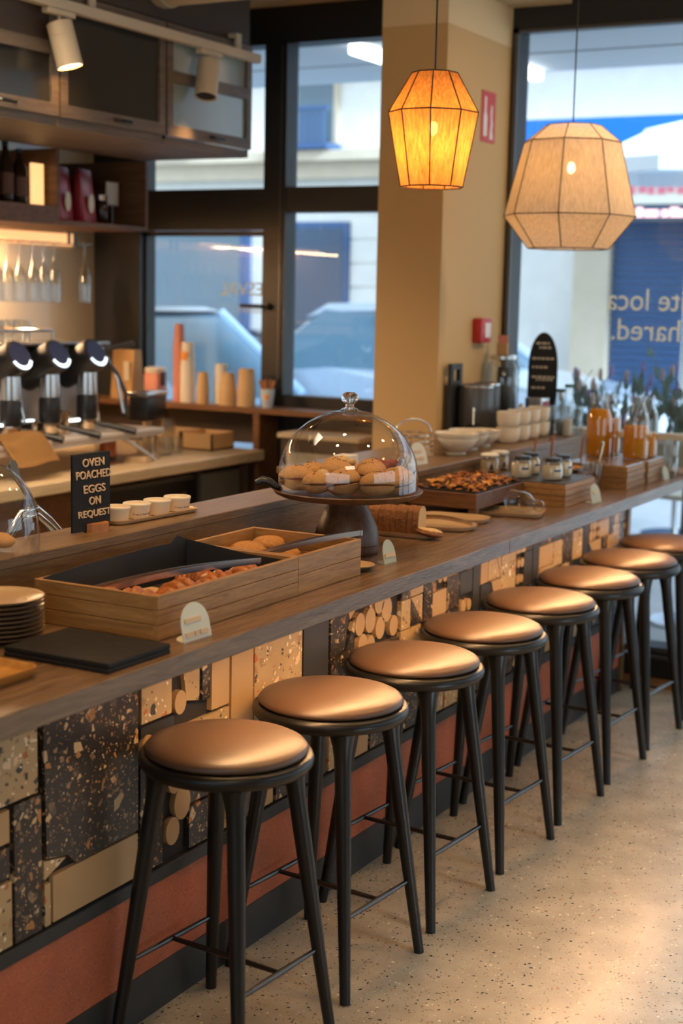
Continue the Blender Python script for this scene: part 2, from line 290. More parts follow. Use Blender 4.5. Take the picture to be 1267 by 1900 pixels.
def blob(bm, c, r, seg=20, rings=12, mi=0, rot=None, noise=0, seed=0, squash=0):
    res = bmesh.ops.create_uvsphere(bm, u_segments=seg, v_segments=rings, radius=1); vs = res['verts']
    rr = random.Random(seed); ph = [(rr.uniform(-2, 2), rr.uniform(-2, 2), rr.uniform(-2, 2), rr.uniform(0, 6)) for _ in range(5)]
    for v in vs:
        d = 1 + noise*sum(math.sin(2*(a*v.co.x+b*v.co.y+e*v.co.z)+g) for a, b, e, g in ph)/3
        v.co *= d
        if squash and v.co.z < -squash: v.co.z = -squash + (v.co.z+squash)*.12
        v.co = Vector((v.co.x*r[0], v.co.y*r[1], v.co.z*r[2]))
    M4 = Matrix.Translation(c) @ (rot or Matrix())
    bmesh.ops.transform(bm, matrix=M4, verts=vs)
    for f in {f for v in vs for f in v.link_faces}: f.material_index = mi
    return vs
class Heap:
    """many small lumps gathered into one mesh"""
    def __init__(s): s.v = []; s.f = []; s.m = []; s.t = {}
    def add(s, c, r, seg=8, rings=5, mi=0, rot=None, noise=0, seed=0):
        key = (seg, rings)
        if key not in s.t:
            bm = bmesh.new(); bmesh.ops.create_uvsphere(bm, u_segments=seg, v_segments=rings, radius=1); bm.verts.index_update()
            s.t[key] = ([v.co.copy() for v in bm.verts], [[v.index for v in f.verts] for f in bm.faces]); bm.free()
        vs, fs = s.t[key]; n = len(s.v); rr = random.Random(seed); ph = [(rr.uniform(-2, 2), rr.uniform(-2, 2), rr.uniform(-2, 2), rr.uniform(0, 6)) for _ in range(4)] if noise else []
        R3 = rot.to_3x3() if rot else Matrix.Identity(3); c = Vector(c)
        for p in vs:
            d = 1+noise*sum(math.sin(2*(a*p.x+b_*p.y+e*p.z)+g) for a, b_, e, g in ph)/3
            s.v.append(c+R3 @ Vector((p.x*r[0]*d, p.y*r[1]*d, p.z*r[2]*d)))
        s.f += [[i+n for i in f] for f in fs]; s.m += [mi]*len(fs)
    def stalk(s, pts, r, mi=0):
        n = len(s.v)
        for i, p in enumerate(pts):
            p = Vector(p)
            for k in range(3): s.v.append(p+Vector((r[i]*math.cos(k*2.094), r[i]*math.sin(k*2.094), 0)))
        for i in range(len(pts)-1):
            for k in range(3): a = n+3*i; s.f.append([a+k, a+(k+1) % 3, a+3+(k+1) % 3, a+3+k]); s.m.append(mi)
    def bm(s):
        me = bpy.data.meshes.new('t'); me.from_pydata(s.v, [], s.f); me.polygons.foreach_set('material_index', s.m); b = bmesh.new(); b.from_mesh(me); bpy.data.meshes.remove(me); return b
def rrect(x0, x1, y0, y1, r, n=5):
    p = []
    for cx, cy, a in ((x1-r, y1-r, 0), (x0+r, y1-r, PI/2), (x0+r, y0+r, PI), (x1-r, y0+r, 3*PI/2)):
        for i in range(n+1): p.append((cx+r*math.cos(a+PI/2*i/n), cy+r*math.sin(a+PI/2*i/n)))
    return p
def link(o, parent=None, loc=None, rotz=0):
    COL.objects.link(o)
    if parent: o.parent = parent
    if loc is not None: o.location = loc
    if rotz: o.rotation_euler = (0, 0, rotz)
    return o
def obj(name, bm, mats, parent=None, loc=None, rotz=0, smooth=35, label=None):
    me = bpy.data.meshes.new(name)
    bmesh.ops.recalc_face_normals(bm, faces=bm.faces[:])
    bm.to_mesh(me); bm.free()
    for m in (mats if isinstance(mats, (list, tuple)) else [mats]): me.materials.append(M[m] if isinstance(m, str) else m)
    if smooth:
        me.shade_smooth(); me.set_sharp_from_angle(angle=math.radians(smooth))
    o = bpy.data.objects.new(name, me)
    if label: o['label'] = label
    return link(o, parent, loc, rotz)
def tag(o, label, cat, group=None):
    o['label'] = label; o['category'] = cat
    if group: o['group'] = group
    return o
def thing(name, label, cat, loc=(0, 0, 0), rotz=0, group=None):
    o = bpy.data.objects.new(name, None); o.empty_display_size = .05
    link(o, None, loc, rotz); return tag(o, label, cat, group)
def struct(name, bm, mats, parent=None, smooth=0):
    o = obj(name, bm, mats, parent, smooth=smooth)
    if not parent: o['kind'] = 'structure'
    return o
def dup(root, loc, rotz=None, label=None, name=None):
    def cp(o, par):
        c = o.copy(); COL.objects.link(c)
        if par: c.parent = par
        for ch in kids[o.name]: cp(ch, c)
        return c
    kids = {}
    def walk(o):
        kids[o.name] = list(o.children)
        for ch in o.children: walk(ch)
    walk(root); r = cp(root, None); r.location = loc
    if rotz is not None: r.rotation_euler = (0, 0, rotz)
    if label: r['label'] = label
    return r
TXM = {'+x': Matrix(((0, 0, 1), (1, 0, 0), (0, 1, 0))), '-y': Matrix(((1, 0, 0), (0, 0, -1), (0, 1, 0))), 'mirror': Matrix(((-1, 0, 0), (0, 0, 1), (0, 1, 0)))}
def text_bm(bm, s, width, org, face, height=None, ext=.0015, align='LEFT', mi=0, bold=0, wrap=None):
    cu = bpy.data.curves.new('lettering', 'FONT'); cu.body = s; cu.size = 1; cu.align_x = align; cu.extrude = .02; cu.offset = bold; cu.resolution_u = 3
    o = bpy.data.objects.new('lettering', cu); me = bpy.data.meshes.new_from_object(o)
    xs = [v.co.x for v in me.vertices]; ys = [v.co.y for v in me.vertices]
    sx = width/(max(xs)-min(xs)); sy = sx if not height else height/(max(ys)-min(ys)); x0 = min(xs); y0 = min(ys)
    tmp = bmesh.new(); tmp.from_mesh(me)
    R3 = TXM[face] if isinstance(face, str) else face
    for v in tmp.verts:
        p = Vector(((v.co.x-x0)*sx, (v.co.y-y0)*sy, ext*(1 if v.co.z > 0 else 0)))
        if wrap:   # round a vertical cylinder: (radius at bottom, slope, start angle)
            r_, sl, a0 = wrap; a = a0+p.x/r_; rr = r_+sl*(p.y)+p.z
            v.co = Vector(org)+Vector((rr*math.cos(a), rr*math.sin(a), p.y))
        else: v.co = Vector(org)+R3 @ p
    m2 = bpy.data.meshes.new('t'); tmp.to_mesh(m2); tmp.free()
    n0 = len(bm.faces); bm.from_mesh(m2); bm.faces.ensure_lookup_table()
    for f in bm.faces[n0:]: f.material_index = mi
    bpy.data.meshes.remove(m2); bpy.data.meshes.remove(me); bpy.data.objects.remove(o); bpy.data.curves.remove(cu)

# ================================================================== ROOM
YW, ZC = 6.5, 3.14
b = BM(); box(b, -3.5, 4.7, -2.6, 6.45, -.1, 0); struct('floor', b, 'floor')
b = BM(); box(b, -3.5, 4.7, -2.6, 6.56, ZC, ZC+.1); struct('ceiling', b, 'ceil')
b = BM(); box(b, -3.52, -3.41, -2.6, 6.56, 0, ZC); struct('wall_left', b, 'tilew')
b = BM()
for q in ((-3.5, -1.2, 0, ZC), (3.6, 4.7, 0, ZC), (-1.2, 3.6, 0, .8), (-1.2, 3.6, 2.7, ZC)): box(b, q[0], q[1], -2.7, -2.6, q[2], q[3])
struct('wall_back', b, 'plaster')
b = BM()
for q in ((-1.2, -1.14, .8, 2.7), (3.54, 3.6, .8, 2.7), (1.17, 1.23, .8, 2.7), (-1.14, 3.54, .8, .86), (-1.14, 3.54, 2.64, 2.7), (-1.14, 3.54, 1.9, 1.95)): box(b, q[0], q[1], -2.68, -2.62, q[2], q[3])
w = struct('window_4', b, 'frame'); b = BM(); box(b, -1.2, 3.6, -2.655, -2.65, .8, 2.7); obj('glass_pane', b, 'pane', w, smooth=0)
b = BM()   # wall with one wide window opening
box(b, 4.6, 4.7, -2.6, 1.9, 0, ZC); box(b, 4.6, 4.7, 5.6, 6.5, 0, ZC); box(b, 4.6, 4.7, 1.9, 5.6, 0, .9); box(b, 4.6, 4.7, 1.9, 5.6, 2.30, ZC)
struct('wall_right', b, 'plaster')
b = BM()
for y0, y1, z0, z1 in ((1.9, 1.96, .9, 2.30), (5.54, 5.6, .9, 2.30), (3.7, 3.76, .9, 2.30), (1.9, 5.6, .9, .96), (1.9, 5.6, 2.24, 2.30)): box(b, 4.6, 4.66, y0, y1, z0, z1)
w = struct('window_3', b, 'frame'); b = BM(); box(b, 4.625, 4.63, 1.9, 5.6, .9, 2.30); obj('glass_pane', b, 'pane', w, smooth=0)
# pillar: tan below, paler above
b = BM(); box(b, -1.31, -1.0, 5.75, 6.46, 0, 2.865, 0); box(b, -1.31, -1.0, 5.75, 6.46, 2.865, ZC, 1); struct('trim_1', b, ['wallp', 'wallc'])
# glazed end wall on the barista side: door, side window and transoms
b = BM(); f = lambda x0, x1, z0, z1, d=.05: box(b, x0, x1, YW-d, YW+d, z0, z1)
f(-3.41, -1.3, 2.96, ZC); f(-2.335, -2.205, 0, 2.96, .055); f(-3.41, -2.335, 2.05, 2.258); f(-2.205, -1.3, 2.137, 2.262); f(-2.205, -1.3, 0, 1.215)
f(-3.41, -3.10, 0, 2.96, .07); f(-1.36, -1.3, 0, 2.96)
w = struct('window_1', b, 'frame')
for x0, x1, z0, z1 in ((-3.10, -2.335, 2.258, 2.96), (-2.205, -1.36, 2.262, 2.96), (-2.205, -1.36, 1.215, 2.137)):
    q = BM(); box(q, x0, x1, YW-.003, YW+.003, z0, z1); obj('glass_pane', q, 'pane', w, smooth=0)
q = BM(); box(q, -2.235, -2.225, YW-.062, YW-.055, 1.25, 2.95); obj('metal_edge', q, 'darksteel', w, smooth=0)
b = BM(); f(-3.10, -3.085, .02, 2.045, .03); f(-2.352, -2.338, .02, 2.045, .03); f(-3.10, -2.34, .02, .30, .03); f(-3.10, -2.34, 2.02, 2.045, .03)
d = struct('door_1', b, 'frame')
q = BM(); box(q, -3.085, -2.352, YW-.003, YW+.003, .30, 2.02); obj('glass_pane', q, 'pane', d, smooth=0)
q = BM(); lathe(q, [(.02, 0), (.02, .03)], n=12, T=Matrix.Translation((-2.30, YW-.05, 1.665)) @ Matrix.Rotation(PI/2, 4, 'X')); tube(q, [(-2.30, YW-.10, 1.665), (-2.30, YW-.11, 1.665), (-2.43, YW-.11, 1.665)], .010, 8); obj('door_handle', q, 'black', d)
q = BM(); text_bm(q, 'ESVAL', .27, (-2.358, YW-.012, 1.715), 'mirror', .07, .002, bold=.01); text_bm(q, 'others', .155, (-2.358, YW-.012, 1.625), 'mirror', .045, .002)
obj('lettering', q, 'decal', d, smooth=0)
# big front window beside the pillar
b = BM(); f(-1.06, 4.6, 2.94, ZC, .06); f(-1.06, -.965, 0, 2.95, .06); f(-.965, 4.6, .0, .17, .06)
for xm in (1.75, 3.2): f(xm, xm+.07, .17, 2.94)
w = struct('window_2', b, 'frame')
for x0, x1 in ((-.965, 1.75), (1.82, 3.2), (3.27, 4.6)):
    q = BM(); box(q, x0, x1, YW-.003, YW+.003, .17, 2.94); obj('glass_pane', q, 'pane', w, smooth=0)
q = BM(); box(q, -.985, -.965, YW-.075, YW-.06, .17, 2.94); box(q, -.985, 4.6, YW-.075, YW-.06, 2.925, 2.94); box(q, -.985, 4.6, YW-.075, YW-.06, .15, .17); obj('glazing_bead', q, 'darksteel', w, smooth=0)
q = BM(); box(q, -.96, 1.75, YW-.07, YW-.004, 1.115, 1.148, bev=.003, seg=1); obj('sill_rail', q, 'whitem', w)
q = BM(); text_bm(q, 'ite loca', .36, (-.150, YW-.012, 1.69), 'mirror', .098, .002); text_bm(q, 'shared.', .37, (-.112, YW-.012, 1.555), 'mirror', .098, .002)
obj('lettering', q, 'decal', w, smooth=0)
b = BM(); box(b, -.96, 4.6, 6.34, 6.45, 0, .022); struct('trim_2', b, 'thresh')
b = BM(); box(b, -3.41, -2.12, -.5, 5.965, 2.875, ZC); struct('trim_3', b, 'brownb')
# cornice where the ceiling steps down to the window head
b = BM(); box(b, -1.0, -.72, 5.75, 6.46, 3.04, ZC); struct('trim_4', b, 'ceil')

# ================================================================== BAR
XT = -.275
def slab(y0, y1, label):
    b = BM(); box(b, -.60, 0, y0, y1, .947, .992, bev=.002, seg=1)
    return tag(obj('countertop', b, 'oakd'), label, 'countertop')
slab(.55, 4.198, 'long brown oak counter slab under the pastry boxes')
slab(4.200, 6.43, 'brown oak counter slab continuing to the window past the joint')
bar = thing('bar_counter', 'bar front clad in terrazzo mosaic above a terracotta board', 'bar', (XT, 0, 0))
b = BM(); box(b, -.32, -.012, .55, 6.2, .118, .946); obj('carcass', b, 'grout', bar, smooth=0)
b = BM(); box(b, -.012, -.002, .55, 6.2, .118, .335); obj('terracotta_board', b, 'terracotta', bar, smooth=0)
b = BM(); box(b, -.012, .008, .55, 6.2, .332, .366, bev=.002, seg=1); obj('trim_rail', b, 'kick', bar)
b = BM(); box(b, -.32, .0, .55, 6.2, 0, .118); obj('kickboard', b, 'kick', bar, smooth=0)
b = BM(); box(b, -.32, .012, 6.2, 6.235, 0, .946); obj('end_post', b, 'oakl', bar, smooth=0)
# mosaic: polygons in (y, z); C cream chips, D dark chips, P plain beige, S slate, M pale plain
MOS = {'C': 0, 'D': 1, 'P': 2, 'S': 3}
b = BM()
def tile(kind, poly, t=None):
    t = rnd.uniform(0, .003) if t is None else t
    vs = prism(b, poly, 'x', -.012, t, MOS[kind])
def rect(kind, y0, y1, z0, z1, g=.004): tile(kind, [(y0+g/2, z0+g/2), (y1-g/2, z0+g/2), (y1-g/2, z1-g/2), (y0+g/2, z1-g/2)])
def disc(kind, y, z, r, e=1.25): tile(kind, [(y+r*math.cos(a*PI/8), z+e*r*math.sin(a*PI/8)) for a in range(16)], .004)
rect('C', 1.85, 2.306, .680, .945); rect('P', 1.95, 2.217, .598, .672); rect('D', 2.226, 2.315, .37, .676); rect('D', 1.95, 2.217, .522, .592); rect('C', 1.95, 2.222, .37, .516)
tile('D', [(2.320, .943), (2.654, .943), (2.654, .486), (2.43, .482), (2.40, .510), (2.332, .524)]); rect('P', 2.350, 2.656, .37, .480); tile('C', [(2.322, .520), (2.395, .507), (2.322, .478)]); rect('C', 2.321, 2.344, .37, .470)
rect('C', 2.664, 2.787, .735, .945); rect('D', 2.664, 2.755, .37, .640); disc('P', 2.69, .672, .028); rect('S', 2.664, 2.80, .70, .730)
rect('S', 2.795, 2.86, .865, .945); tile('C', [(2.80, .875), (2.85, .90), (2.85, .845)]); rect('D', 2.862, 2.948, .845, .945); tile('C', [(2.835, .845), (2.905, .838), (2.905, .74), (2.85, .752)]); rect('D', 2.912, 2.95, .735, .838); disc('P', 2.82, .755, .024)
rect('P', 2.953, 3.036, .70, .945); rect('P', 3.044, 3.150, .62, .945); tile('C', [(2.75, .69), (3.036, .693), (3.036, .655), (2.70, .645)]); rect('C', 3.156, 3.402, .60, .945); rect('S', 3.408, 3.550, .37, .945)
disc('P', 2.80, .57, .030); disc('P', 2.83, .50, .034); disc('P', 2.79, .44, .028); rect('D', 2.86, 2.95, .37, .48); rect('C', 2.96, 3.04, .37, .64); rect('D', 2.86, 2.95, .485, .60); rect('D', 3.05, 3.15, .37, .61); rect('P', 3.16, 3.26, .37, .59); rect('D', 3.27, 3.40, .37, .46); rect('C', 3.27, 3.40, .465, .59)
tile('D', [(3.558, .945), (3.60, .945), (3.66, .80), (3.64, .72), (3.558, .70)]); tile('P', [(3.608, .943), (3.70, .943), (3.70, .82), (3.672, .80)]); tile('D', [(3.565, .69), (3.65, .71), (3.70, .80), (3.70, .56), (3.56, .56)])
rect('D', 3.708, 3.80, .82, .945); rect('D', 3.81, 3.99, .86, .945); tile('C', [(3.79, .82), (3.81, .86), (3.81, .80)])
for i, (yy, zz, r) in enumerate(((3.73, .775, .03), (3.795, .775, .033), (3.75, .71, .028), (3.85, .82, .03), (3.90, .79, .034), (3.86, .74, .03), (3.95, .73, .028), (3.80, .70, .026))): disc('P', yy, zz, r, 1.15)
rect('C', 3.56, 3.70, .37, .55); rect('P', 3.71, 3.80, .37, .66); rect('D', 3.81, 3.99, .37, .69)
def fill(y0, y1, z0, z1, depth):
    """the rest of the mosaic: broken pieces between straight cuts"""
    wy, wz = y1-y0, z1-z0
    if depth > 0 and (wy > .13 or wz > .16):
        if wy*1.3 > wz and wy > .11: c = y0+wy*rnd.uniform(.32, .68); fill(y0, c, z0, z1, depth-1); fill(c, y1, z0, z1, depth-1)
        else: c = z0+wz*rnd.uniform(.32, .68); fill(y0, y1, z0, c, depth-1); fill(y0, y1, c, z1, depth-1)
        return
    k = rnd.random(); kind = rnd.choice('DDDCCPCPS')
    if k < .16:
        tile(kind, [(y0+.003, z0+.003), (y1-.003, z0+.003), (y0+.003, z1-.003)]); tile(rnd.choice('CPDD'), [(y1-.003, z0+.007), (y1-.003, z1-.003), (y0+.007, z1-.003)])
    elif k < .27 and wy < .16:
        r = min(wy, wz)*.25; n = 0
        for yy in (y0+wy*.27, y0+wy*.73):
            for zz in (z0+wz*.27, z0+wz*.73): disc('P', yy, zz, r*rnd.uniform(.7, 1), 1.1)
    else: rect(kind, y0, y1, z0, z1)
for y0 in (4.0, 4.55, 5.1, 5.65):
    rect('S', y0-.002, y0+.06, .37, .945) if y0 > 4.2 else None
    fill(y0+(.065 if y0 > 4.2 else 0), y0+.545, .37, .945, 5)
fill(.58, 1.845, .37, .945, 5); fill(1.85, 1.945, .37, .672, 2)
obj('mosaic_panel', b, ['terr_c', 'terr_d', 'terr_p', 'slate'], bar, smooth=0)
# raised ledge at the back of the counter
led = thing('raised_ledge', 'oak ledge raised along the barista side of the counter', 'ledge', (-.55, 0, .992))
b = BM(); box(b, -.175, 0, .55, 6.43, .104, .129, bev=.002, seg=1); box(b, -.46, -.176, 4.45, 6.43, .104, .129, bev=.002, seg=1); obj('ledge_top', b, 'oakl', led)
b = BM(); box(b, -.02, -.003, .55, 6.43, .001, .104); obj('riser', b, 'oakl', led, smooth=0)
b = BM(); box(b, -.17, -.15, .55, 6.43, -.99, .104); box(b, -.45, -.17, 4.47, 4.49, -.99, .104); obj('back_panel', b, 'cabw', led, smooth=0)
ZL = 1.121; ZK = .992
# warm light strip under the counter lip, lighting seats and mosaic
ls = thing('light_strip', 'warm light strip under the counter lip above the stools', 'lamp', (-.032, 0, .947)); b = BM(); box(b, -.008, .008, 2.55, 6.15, -.004, -.0005); obj('housing', b, 'black', ls, smooth=0)
b = BM(); box(b, -.006, .006, 2.56, 6.14, -.0052, -.0041); obj('diffuser', b, 'led', ls, smooth=0)
lamp('AREA', 'strip_lamp', (-.032, 4.35, .941), 26, (1, .55, .24), None, shape='RECTANGLE', size=.014, size_y=3.5).rotation_euler = (0, -.32, 0)

# ================================================================== STOOLS
def make_stool():
    t = thing('bar_stool', '', 'stool', (0, 0, 0), 0, 'black bar stools along the counter')
    b = BM()
    prof = [(0.0, .738), (.06, .7375), (.11, .735), (.145, .731), (.168, .7255), (.181, .719), (.1875, .711), (.1855, .704), (.178, .700)]
    lathe(b, prof[::-1], n=64, cap0=True, cap1=False); bmesh.ops.remove_doubles(b, verts=b.verts[:], dist=1e-5)
    obj('seat_cushion', b, 'leather', t, smooth=60)
    b = BM(); lathe(b, [(.14, .660), (.176, .661), (.191, .666), (.1995, .676), (.2015, .686), (.199, .695), (.191, .7005), (.183, .7005), (.172, .699)], n=64); obj('seat_ring', b, 'legs', t, smooth=60)
    w, h = .18, .108; zt = .664
    for i, (a, c) in enumerate(((-1, -1), (-1, 1), (1, -1), (1, 1))):
        b = BM(); top = Vector((a*h, c*h, zt)); bot = Vector((a*w, c*w, 0)); d = bot-top
        ts = [0, .02, .05, .09, .14, .3, .6, .9, 1]; rr = [.034, .031, .026, .0225, .021, .0205, .0175, .0145, .0138]
        # the foot is cut level with the floor
        pts = [top+d*s for s in ts]; tube(b, pts, rr, 14)
        for v in b.verts:
            if v.co.z < .0: v.co.z = 0
            if v.co.z > zt: v.co.z = zt
        obj('leg', b, 'legs', t, smooth=60)
    def at(a, c, z): s = (zt-z)/zt; return Vector((a*(h+(w-h)*s), c*(h+(w-h)*s), z))
    zs = .205
    for a in (-1, 1):
        b = BM(); p, q = at(a, -1, zs), at(a, 1, zs); m = (p+q)/2
        tube(b, [p, p.lerp(q, .1), m, p.lerp(q, .9), q], [.0045, .006, .0075, .006, .0045], 10); obj('stretcher', b, 'rod', t)
    b = BM(); p = (at(-1, -1, zs)+at(-1, 1, zs))/2; q = (at(1, -1, zs)+at(1, 1, zs))/2; tube(b, [p, p.lerp(q, .5), q], [.006, .0075, .006], 10); obj('cross_bar', b, 'rod', t)
    return t
ys = [2.7105, 3.1942, 3.6773, 4.1655, 4.6543, 5.1440, 5.6191, 6.095]
nums = ['first', 'second', 'third', 'fourth', 'fifth', 'sixth', 'seventh', 'eighth']
st = make_stool()
for i, yy in enumerate(ys):
    lab = nums[i]+' bar stool counted from the plate stack towards the window, black with leather seat'
    if i == 0: lab = 'first bar stool of the row, beside the big dark terrazzo tile, leather seat'
    if i == 7: lab = 'last bar stool of the row, closest to the window threshold'
    o = st if i == 0 else dup(st, (0, 0, 0))
    o.location = (-.065, yy, 0); o.rotation_euler = (0, 0, -.07+(0 if i == 0 else rnd.uniform(-.02, .02))); o['label'] = lab

# ================================================================== COUNTER THINGS
# stack of plates
def plate_bm(r):
    b = BM(); lathe(b, [(r*.62, 0), (r*.66, .001), (r*.7, .004), (r*.9, .009), (r*.995, .0135), (r, .0155), (r*.985, .016)], n=48, mi=1, cap1=False)
    lathe(b, [(r*.985, .016), (r*.9, .012), (r*.7, .0065), (r*.6, .006), (0.001, .006)], n=48, mi=0, cap0=False); bmesh.ops.remove_doubles(b, verts=b.verts[:], dist=1e-5); return b
pl = obj('plate', plate_bm(.098), ['stone', 'stonerim'], smooth=60)
for i in range(9):
    o = pl if i == 0 else pl.copy()
    if i: COL.objects.link(o)
    o.location = (-.405+rnd.uniform(-.002, .002), 2.335+rnd.uniform(-.002, .002), ZK+i*.0098)
    pos = 'bottom plate of the stoneware stack on the counter' if i == 0 else 'top plate of the stoneware stack, its tan face showing' if i == 8 else '%s plate from the bottom of the stoneware stack on the counter' % nums[i]
    tag(o, pos, 'plate', 'stack of stoneware plates')
def tray_bm(x0, x1, y0, y1, h, r, rim=.012, lift=.0):
    """shallow tray with a raised rim"""
    b = BM(); lay = [(rim*1.1, 0), (rim*.4, h*.35), (0, h), (rim*.35, h), (rim*1.2, h*.42), (rim*2, h*.36)]
    rings = []
    for d, z in lay: rings.append([b.verts.new((x, y, z)) for x, y in rrect(x0+d, x1-d, y0+d, y1-d, max(r-d, .004))])
    n = len(rings[0])
    for p, q in zip(rings, rings[1:]):
        for i in range(n): b.faces.new((p[i], p[(i+1) % n], q[(i+1) % n], q[i]))
    b.faces.new(rings[0][::-1]); b.faces.new(rings[-1]); return b
tag(obj('wooden_tray', tray_bm(-.16, .15, -.30, .04, .022, .03), 'yellow', None, (-.27, 2.105, ZK)), 'shallow honey coloured wooden tray in front of the plate stack', 'tray')
b = BM(); box(b, -.29, -.022, 2.222, 2.43, ZK, ZK+.009, bev=.0015, seg=1); box(b, -.293, -.024, 2.226, 2.433, ZK+.0095, ZK+.020, bev=.0015, seg=1)
tag(obj('slate_board', b, 'slateb'), 'square black slate slabs lying flat on the counter edge', 'board')
def arch_sign(label, loc, rotz, h=.072, w=.062, mat='sagew', strips=(), group='arched metal name signs', base=.045):
    t = thing('sign', label, 'sign', loc, rotz, group)
    b = BM(); poly = [(-w/2, .002), (w/2, .002)]
    poly += [(w/2*math.cos(a*PI/14)*(1 if a else 1), h*.42+(h*.58)*math.sin(a*PI/14)) for a in range(0, 15)]
    T = Matrix.Rotation(-.22, 4, 'Y')
    vs = prism(b, poly, 'x', -.001, .001); bmesh.ops.transform(b, matrix=T, verts=vs)
    obj('face_plate', b, mat, t, smooth=0)
    b = BM(); pts = [(-base*math.sin(a*PI/12), w/2*math.cos(a*PI/12)) for a in range(13)]
    prism(b, pts, 'z', 0, .002); obj('foot_plate', b, mat, t, smooth=0)
    if strips:
        b = BM()
        for y0, y1, z0, z1 in strips:
            vs = box(b, .001, .0045, y0, y1, z0, z1); bmesh.ops.transform(b, matrix=T, verts=vs)
        obj('letter_strip', b, 'letter', t, smooth=0)
    return t
arch_sign('pale arched sign leaning on the counter before the croissant box', (-.045, 2.563, ZK), -.05, .082, .098, 'sagew', ((-.036, .018, .040, .050), (-.040, -.014, .010, .020), (-.008, .004, .010, .020), (.010, .036, .010, .020)))
arch_sign('small sage arched sign beside the foot of the cake stand', (-.118, 3.615, ZK), -.1, .068, .062, 'sage', ((-.024, .026, .018, .029),), base=.04)
arch_sign('sage arched sign standing by the yoghurt jar box', (-.055, 5.16, ZK), -.1, .072, .08, 'sage', ((-.02, .01, .034, .044),))
arch_sign('pale sage arched sign at the window end of the counter', (-.05, 6.02, ZK), -.1, .06, .06, 'sage', ())

# pastry boxes
def crate(name, label, x0, x1, y0, y1, h, planks, floor_m='blackm', lip=True):
    t = thing(name, label, 'box', (x0, y0, ZK), 0, 'oak boxes on the counter'); X, Y = x1-x0, y1-y0; th = .012
    hp = h/planks
    for nm, mt, qs in (('long_side', 'oakb', ((X-th, X, 0, Y), (0, th, 0, Y))), ('short_side', 'oakbx', ((th, X-th, .0005, th), (th, X-th, Y-th, Y-.0005)))):
        for q in qs:
            b = BM()
            for i in range(planks): box(b, *q, i*hp+(0 if i == 0 else .0012), (i+1)*hp, 0, .0012, 1)
            obj(nm, b, mt, t)
    b = BM(); box(b, th, X-th, th, Y-th, .004, .010); obj('base_board', b, 'oakbx', t, smooth=0)
    return t
c1 = crate('pastry_box', 'oak box of croissants lined with black paper', -.448, -.106, 2.500, 3.088, .098, 3)
b = BM(); box(b, .014, .3265, .014, .573, .0105, .013)
prism(b, [(.015, .012), (.015, .100), (.16, .108), (.40, .112), (.50, .110), (.53, .128), (.572, .112), (.572, .012)], 'x', .0135, .0155)
vs = prism(b, [(.014, .012), (.328, .012), (.328, .088), (.20, .093), (.02, .112), (.014, .112)], 'y', .571, .573)
box(b, .326, .328, .014, .573, .012, .088); box(b, .014, .328, .0135, .0155, .012, .086)
obj('black_liner', b, 'blackm', c1, smooth=0)
b = BM(); ribbon(b, [(.10, .06, .020), (.11, .20, .034), (.12, .36, .026)], (.12, 0, 0), .001); obj('parchment', b, 'kraft', c1, smooth=0)
def croissant(loc, rz, s, seed, label):
    b = BM(); n = 9
    for i in range(n):
        a = (i-(n-1)/2)/((n-1)/2); r = (.030-.019*abs(a)**1.6)*s
        ang = a*1.0
        blob(b, (.06*s*math.sin(ang), -.04*s*(1-math.cos(ang)), r*.85), (.0135*s, r*1.15, r*.95), 14, 8, 0, Matrix.Rotation(-ang, 4, 'Z') @ Matrix.Rotation(.3*(1 if a > 0 else -1), 4, 'X'), .10, seed*10+i)
    o = obj('croissant', b, 'croiss', None, loc, rz, 80); return tag(o, label, 'pastry', 'croissants in the oak box')
zc = ZK+.0135
croissant((-.235, 2.60, zc), .3, 1.4, 1, 'croissant with its tip towards the corner by the pale sign')
croissant((-.20, 2.72, zc), 1.3, 1.5, 2, 'glossy browned croissant under the tongs in the lined box')
croissant((-.30, 2.58, zc), -.6, 1.25, 3, 'croissant half hidden by the short end of the box')
croissant((-.19, 2.86, zc), 1.0, 1.45, 4, 'croissant past the tongs along the long side of the box')
croissant((-.20, 2.99, zc), 1.5, 1.4, 5, 'croissant at the far corner of the lined box')
croissant((-.33, 2.97, zc), .2, 1.0, 6, 'croissant against the black paper at the far end')
croissant((-.385, 2.60, zc), 1.9, .9, 7, 'croissant by the black paper wall near the plates')
def tongs(name, label, p, q, spread, loc, rotz=0, mat='steel', w=.014):
    t = thing(name, label, 'tongs', loc, rotz); P, Q = Vector(p), Vector(q); side = (Q-P).cross(Vector((0, 0, 1))).normalized()
    for s in (-1, 1):
        b = BM(); pts = []
        for i in range(13):
            k = i/12; o = spread*math.sin(k*PI*.55)*(1 if k < .9 else 1-.25*(k-.9)/.1)
            pts.append(Q.lerp(P, k)+side*s*o+Vector((0, 0, .012*math.sin(k*PI))))
        ribbon(b, pts, Vector((0, 0, 1)).cross(side).normalized()*0+Vector((0, 0, w)) if False else side*.002, w)
        obj('arm', b, mat, t, smooth=60)
    b = BM(); lathe(b, [(.004, 0), (.004, w)], (Q.x, Q.y, Q.z), 12); obj('hinge', b, mat, t)
    return t
tongs('serving_tongs', 'steel tongs lying on the croissants', (-.10, -.24, .020), (.11, .19, .056), .017, (-.262, 2.79, ZK+.036), 0)
c2 = crate('cookie_box', 'oak box of cookies next to the cake stand', -.452, -.108, 3.092, 3.420, .098, 2)
b = BM(); box(b, .0135, .33, .0135, .3145, .0105, .013); box(b, .0125, .0145, .0135, .3145, .012, .05); obj('black_liner', b, 'blackm', c2, smooth=0)
